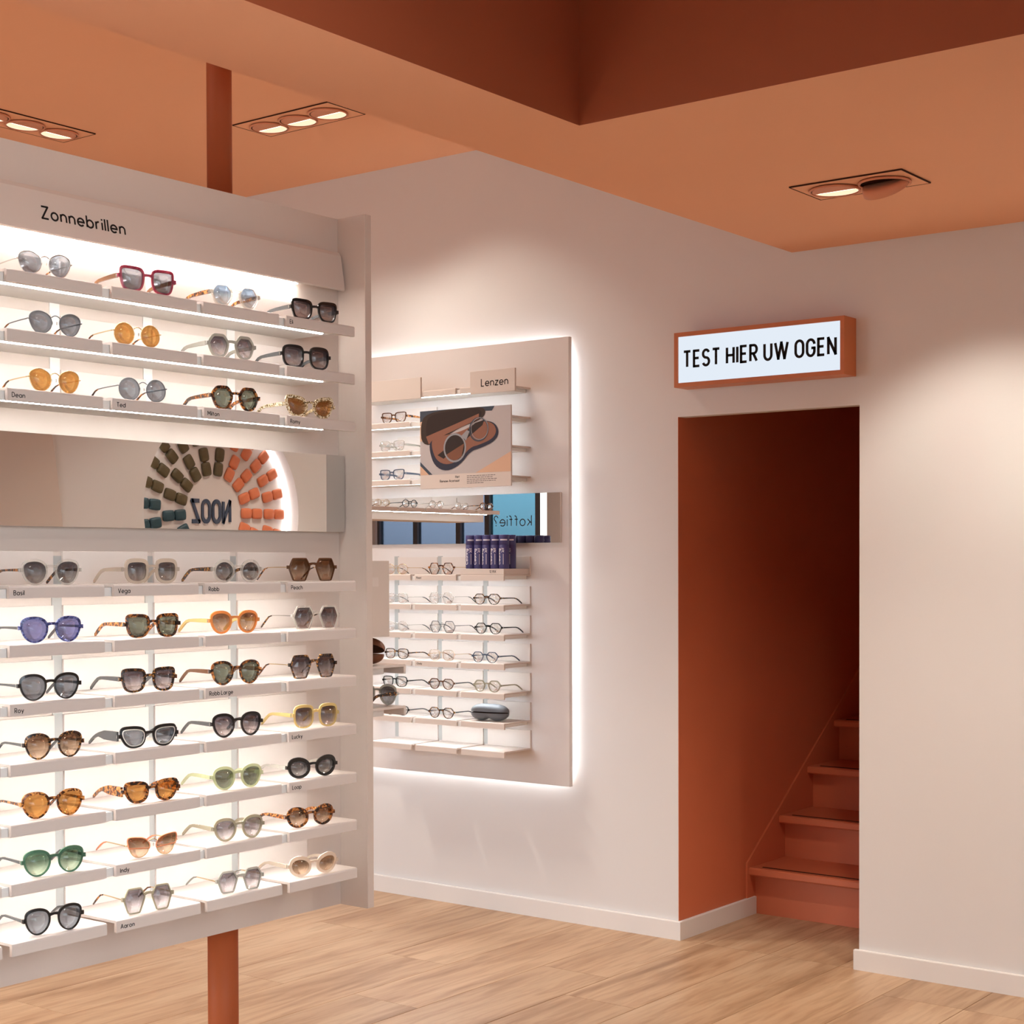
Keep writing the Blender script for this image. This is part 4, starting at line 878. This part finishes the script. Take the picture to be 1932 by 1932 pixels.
# spectacle cases
def clam_case(label, loc, rz, col, lining, L=.165, gape=28.0, name='spectacle_case'):
    root = tag(empty(name, loc, rz), label, 'case')
    M[label] = plain('case_' + str(len(MATS)), col, .5, .3); inn = plain('case_lining_' + str(len(MATS)), lining, .7, .1)
    def shell(sgn):
        prof = [(0, .030), (.25, .0295), (.5, .027), (.72, .0215), (.88, .012), (.97, .004), (1, 0)]
        bm = NB(); n = 12; K = 22; rows = []
        for i in range(K + 1):
            t = -1 + 2 * i / K; w = max(1e-4, (1 - abs(t) ** 3.2)) ** .5; ww = .031 * w; hh = .029 * w * (1 - .32 * math.exp(-(t / .22) ** 2) * (1 if sgn < 0 else .0))
            rows.append([bm.verts.new((t * L / 2, math.cos(math.pi * j / n) * ww, sgn * math.sin(math.pi * j / n) ** .8 * hh)) for j in range(n + 1)])
        for a, b in zip(rows, rows[1:]):
            for j in range(n): bm.faces.new((a[j], a[j + 1], b[j + 1], b[j]))
        bmesh.ops.remove_doubles(bm, verts=bm.verts, dist=1e-5); return bm
    lo = shell(-1); bmesh.ops.translate(lo, vec=(0, 0, .029), verts=lo.verts[:]); obj('case_base', lo, M[label], root, smooth=True)
    up = shell(1); bmesh.ops.transform(up, matrix=Matrix.Translation((0, .031, .0295)) @ Matrix.Rotation(-R(gape), 4, 'X') @ Matrix.Translation((0, -.031, 0)), verts=up.verts[:]); obj('case_lid', up, M[label], root, smooth=True)
    il = [(math.cos(a) * L / 2 * .93, math.sin(a) * .027) for a in [2 * math.pi * i / 28 for i in range(28)]]
    bm = prism(NB(), il, .0285, .030, lambda p, q, t: (p, q, t)); obj('lining', bm, inn, root)
    return root
clam_case('grey closed spectacle case lying on the shelf of the wall display', (-4.190, YFR + .062, WROW[5] + .0005), 0.12, (0.12, 0.125, 0.135), (0.07, 0.04, 0.03), L=.185, gape=4)
bpy.data.objects['spectacle_case'].scale = (1.0, 1.15, 1.2)
clam_case('brown leather spectacle case on the small tray behind the end board', (-2.945, 3.168, 1.2465), 0.0, (0.16, 0.055, 0.025), (0.25, 0.12, 0.05), L=.16, gape=30)

# ------------------------------------------------------------------ light box sign over the doorway
def light_box():
    x0, x1, z0, z1, y0 = -3.325, -2.597, 2.207, 2.421, YW - .1
    root = tag(empty('light_box_sign', ((x0 + x1) / 2, YW, z0)), 'glowing sign in a terracotta frame over the doorway, TEST HIER UW OGEN', 'sign')
    h = (x1 - x0) / 2; H = z1 - z0; t = .0165; bm = NB()
    for a in ((-h, h, 0, t), (-h, h, H - t, H)): box(bm, a[0], a[1], -.1, -.0005, a[2], a[3])
    for a in ((-h, -h + t), (h - t, h)): box(bm, a[0], a[1], -.1, -.0005, t, H - t)
    box(bm, -h + t, h - t, -.012, -.0005, t, H - t)
    obj('frame', bm, M['signframe'], root)
    obj('light_panel', bbox(-h + t + .0002, h - t - .0002, -.094, -.089, t + .0002, H - t - .0002), M['signface'], root)
    bm = NB(); sx = .74
    total = lettering(NB(), 'TEST HIER UW OGEN', (0, 0, 0), (1, 0, 0), (0, 0, 1), .060, .165, .25, sx=sx, word=.36)
    lettering(bm, 'TEST HIER UW OGEN', (-total / 2 + .002, -.0941, .078), (1, 0, 0), (0, 0, 1), .060 * .645 / total if False else .060, .165, .25, sx=sx, word=.36)
    k = .649 / total
    for v in bm.verts: v.co.x = (v.co.x - .002) * k + .002
    obj('lettering', bm, M['ink'], root)
light_box()

# ------------------------------------------------------------------ round board of folding glasses, seen in the mirror
def round_board():
    cy, cz, rad, dep = 4.575, 1.735, .43, .085
    # cladding of the wall with a round niche cut through it
    bm = NB(); n = 72; y0, y1, z0, z1 = 2.36, YW - .001, .08, Z1 - .002; xf_, xb_ = XSTUB - dep, XSTUB - .0005
    def edge(a):
        c, s_ = math.cos(a), math.sin(a); k = min(((y1 - cy) if c > 0 else (cy - y0)) / max(abs(c), 1e-6), ((z1 - cz) if s_ > 0 else (cz - z0)) / max(abs(s_), 1e-6)); return cy + c * k, cz + s_ * k
    angs = sorted([2 * math.pi * i / n for i in range(n)] + [math.atan2(zz - cz, yy - cy) % (2 * math.pi) for yy in (y0, y1) for zz in (z0, z1)])
    ci = [bm.verts.new((xf_, cy + rad * math.cos(a), cz + rad * math.sin(a))) for a in angs]; cb = [bm.verts.new((xb_, cy + rad * math.cos(a), cz + rad * math.sin(a))) for a in angs]
    eo = [bm.verts.new((xf_, *edge(a))) for a in angs]; eb = [bm.verts.new((xb_, *edge(a))) for a in angs]; N_ = len(angs)
    for i in range(N_):
        j = (i + 1) % N_; bm.faces.new((ci[i], ci[j], eo[j], eo[i])); bm.faces.new((ci[i], cb[i], cb[j], ci[j])); bm.faces.new((eo[i], eo[j], eb[j], eb[i]))
    tag(obj('wall_right_cladding', bm, M['wall']), kind='structure')
    xs = XSTUB - .010
    root = tag(empty('round_board', (XSTUB, cy, cz)), 'round pink niche board of coloured reading glasses with glowing rim, seen in the mirror', 'display')
    bm = NB(); r1 = rad - .0015; prism(bm, [(r1 * math.cos(2 * math.pi * i / n), r1 * math.sin(2 * math.pi * i / n)) for i in range(n)], xs - XSTUB, -.001, lambda p, q, t: (t, p, q)); obj('board', bm, M['wpanel'], root)
    bm = NB(); tube(bm, [(xs - .012 - XSTUB, (rad - .007) * math.cos(2 * math.pi * i / n), (rad - .007) * math.sin(2 * math.pi * i / n)) for i in range(n)], .0045, 6, closed=True); obj('halo_led', bm, M['led_halo'], root)
    bm = NB(); lettering(bm, 'NOOZ', (xs - XSTUB - .0005, .128, 1.696 - cz), (0, -1, 0), (0, 0, 1), .086, .20, .30, sx=1.0, depth=.006); tot = .225
    ys = [v.co.y for v in bm.verts]; k = tot / (max(ys) - min(ys)); c0 = (max(ys) + min(ys)) / 2
    for v in bm.verts: v.co.y = (v.co.y - c0) * k - .012
    M['nooz'] = plain('dark_blue_letters', (0.030, 0.045, 0.085), .3); obj('lettering', bm, M['nooz'], root)
    # folding glasses: two round pads on a flat bridge, long axis along the radius
    bm = NB()
    for s in (-1, 1):
        pr = chaikin([(-1, -.75), (-.75, -1), (.75, -1), (1, -.75), (1, .75), (.75, 1), (-.75, 1), (-1, .75)], 1)
        A = [[bm.verts.new((-d, s * .0310 + a * k * .0290, b * k * .0225)) for a, b in pr] for k, d in ((1, 0), (1, .006), (.9, .0105), (.6, .013))]
        for q, r_ in zip(A, A[1:]):
            for i in range(len(q)): bm.faces.new((q[i], q[(i + 1) % len(q)], r_[(i + 1) % len(q)], r_[i]))
        bm.faces.new(A[-1]); bm.faces.new(A[0][::-1])
    box(bm, -.005, 0, -.006, .006, -.003, .009); me0 = mesh_of(bm, 'folding_glasses')
    for p in me0.polygons: p.use_smooth = True
    mats = {'orange': plain('orange_rubber', (0.62, 0.17, 0.07), .55), 'olive': plain('olive_rubber', (0.085, 0.058, 0.020), .55), 'teal': plain('teal_rubber', (0.012, 0.045, 0.06), .55)}
    meshes = {}
    for k, mt in mats.items():
        mm = me0.copy(); mm.materials.append(mt); meshes[k] = mm
    for ring, rr, step, off in (('outer', .348, 13.5, 7), ('inner', .215, 20.5, 13.5)):
        a = -34 + off
        while a < 214:
            c = 'orange' if a < 82 else ('olive' if a < 172 else 'teal')
            g = tag(obj('reading_glasses', meshes[c], None, None, (xs - .0030, cy + rr * math.cos(R(a)), cz + rr * math.sin(R(a)))), '%s rubber reading glasses on the %s ring of the round board, seen in the mirror' % (c, ring), 'glasses', '%s reading glasses, %s ring' % (c, ring))
            g.rotation_euler = (R(a), 0, 0)
            a += step
round_board()
# shallow curved wall panel beside it
bm = NB(); cyp, czp, rp = -.24, 1.3, 4.0; n = 40
pts = [(cyp + rp * math.cos(R(-16 + 32 * i / n)), czp + rp * math.sin(R(-16 + 32 * i / n))) for i in range(n + 1)] + [(2.4, czp + 1.10), (2.4, czp - 1.10)]
prism(bm, pts, XSTUB - .105, XSTUB - .0855, lambda p, q, t: (t, p, q))
tag(obj('wall_panel', bm, M['panel']), 'curved beige wall panel beside the round board, seen in the mirror', 'panel')

# ------------------------------------------------------------------ far optical display mirrored in the wall display
def far_display():
    xb = -6.755; D = .18
    root = tag(empty('far_display', (xb, 3.2, 0)), 'optical display across the shop, seen in the mirror of the wall display', 'display')
    o = root.location
    obj('body', bbox(-.30, 0, 2.36 - o.y, 4.0 - o.y, 1.795, 2.42), M['tray'], root)
    bm = NB(); tube(bm, [(-.15, .3, 0), (-.15, .3, 1.795)], .04, 20); obj('pole_foot', bm, M['pole'], root); bm = NB(); tube(bm, [(-.15, .3, 2.42), (-.15, .3, Z2)], .033, 20); obj('pole', bm, M['pole'], root)
    tm = tray_mesh(TW, D, .085)
    for z, zz in ((1.867, 0), (2.03, 1)):
        obj('rail', bbox(.001, D - .025, 2.47 - o.y, 4.0 - o.y, z - .026, z - .0065), M['rail'], root)
        obj('led_strip', bbox(D - .05, D - .04, 2.5 - o.y, 4.0 - o.y, z - .0285, z - .026), M['led_cool'], root)
        for i in range(6): add_tray(tm, root, (0, 2.53 + .258 * i - o.y, z), (0, 0, R(90)))
far_display()
fars = [('brown round', 'tort', .0032), ('silver', 'silver', 0), ('crystal', 'clear', .003), ('slate', 'grey', .0024), ('gold', 'gold', 0)]
for i, (nme, mt, rm) in enumerate(fars):
    spectacles('%s spectacles on the display across the shop, seen in the mirror' % nme, (-6.588, 2.53 + .258 * i, 1.8674), R(90), W=.146, shape='round', h=.043, fm=mt, lm='demo', kind='ace' if rm else 'met', rim=rm or .001, temple='slim' if rm else 'wire', name='spectacles', cat='spectacles', group='spectacles across the shop')
# lit column by the shop window
col = tag(empty('lit_column', (-9.38, -1.9, 0)), 'tall white glowing light column by the shop window, seen in the mirror', 'lamp')
obj('base', bbox(-.10, .10, -.10, .10, 0, .05, .004), M['rail'], col); obj('diffuser', bbox(-.026, .026, -.026, .026, .05, 2.5, .008), emis('column_light', (1, .98, .94), 1.6), col); obj('cap', bbox(-.06, .06, -.06, .06, 2.5, 2.54, .004), M['rail'], col)
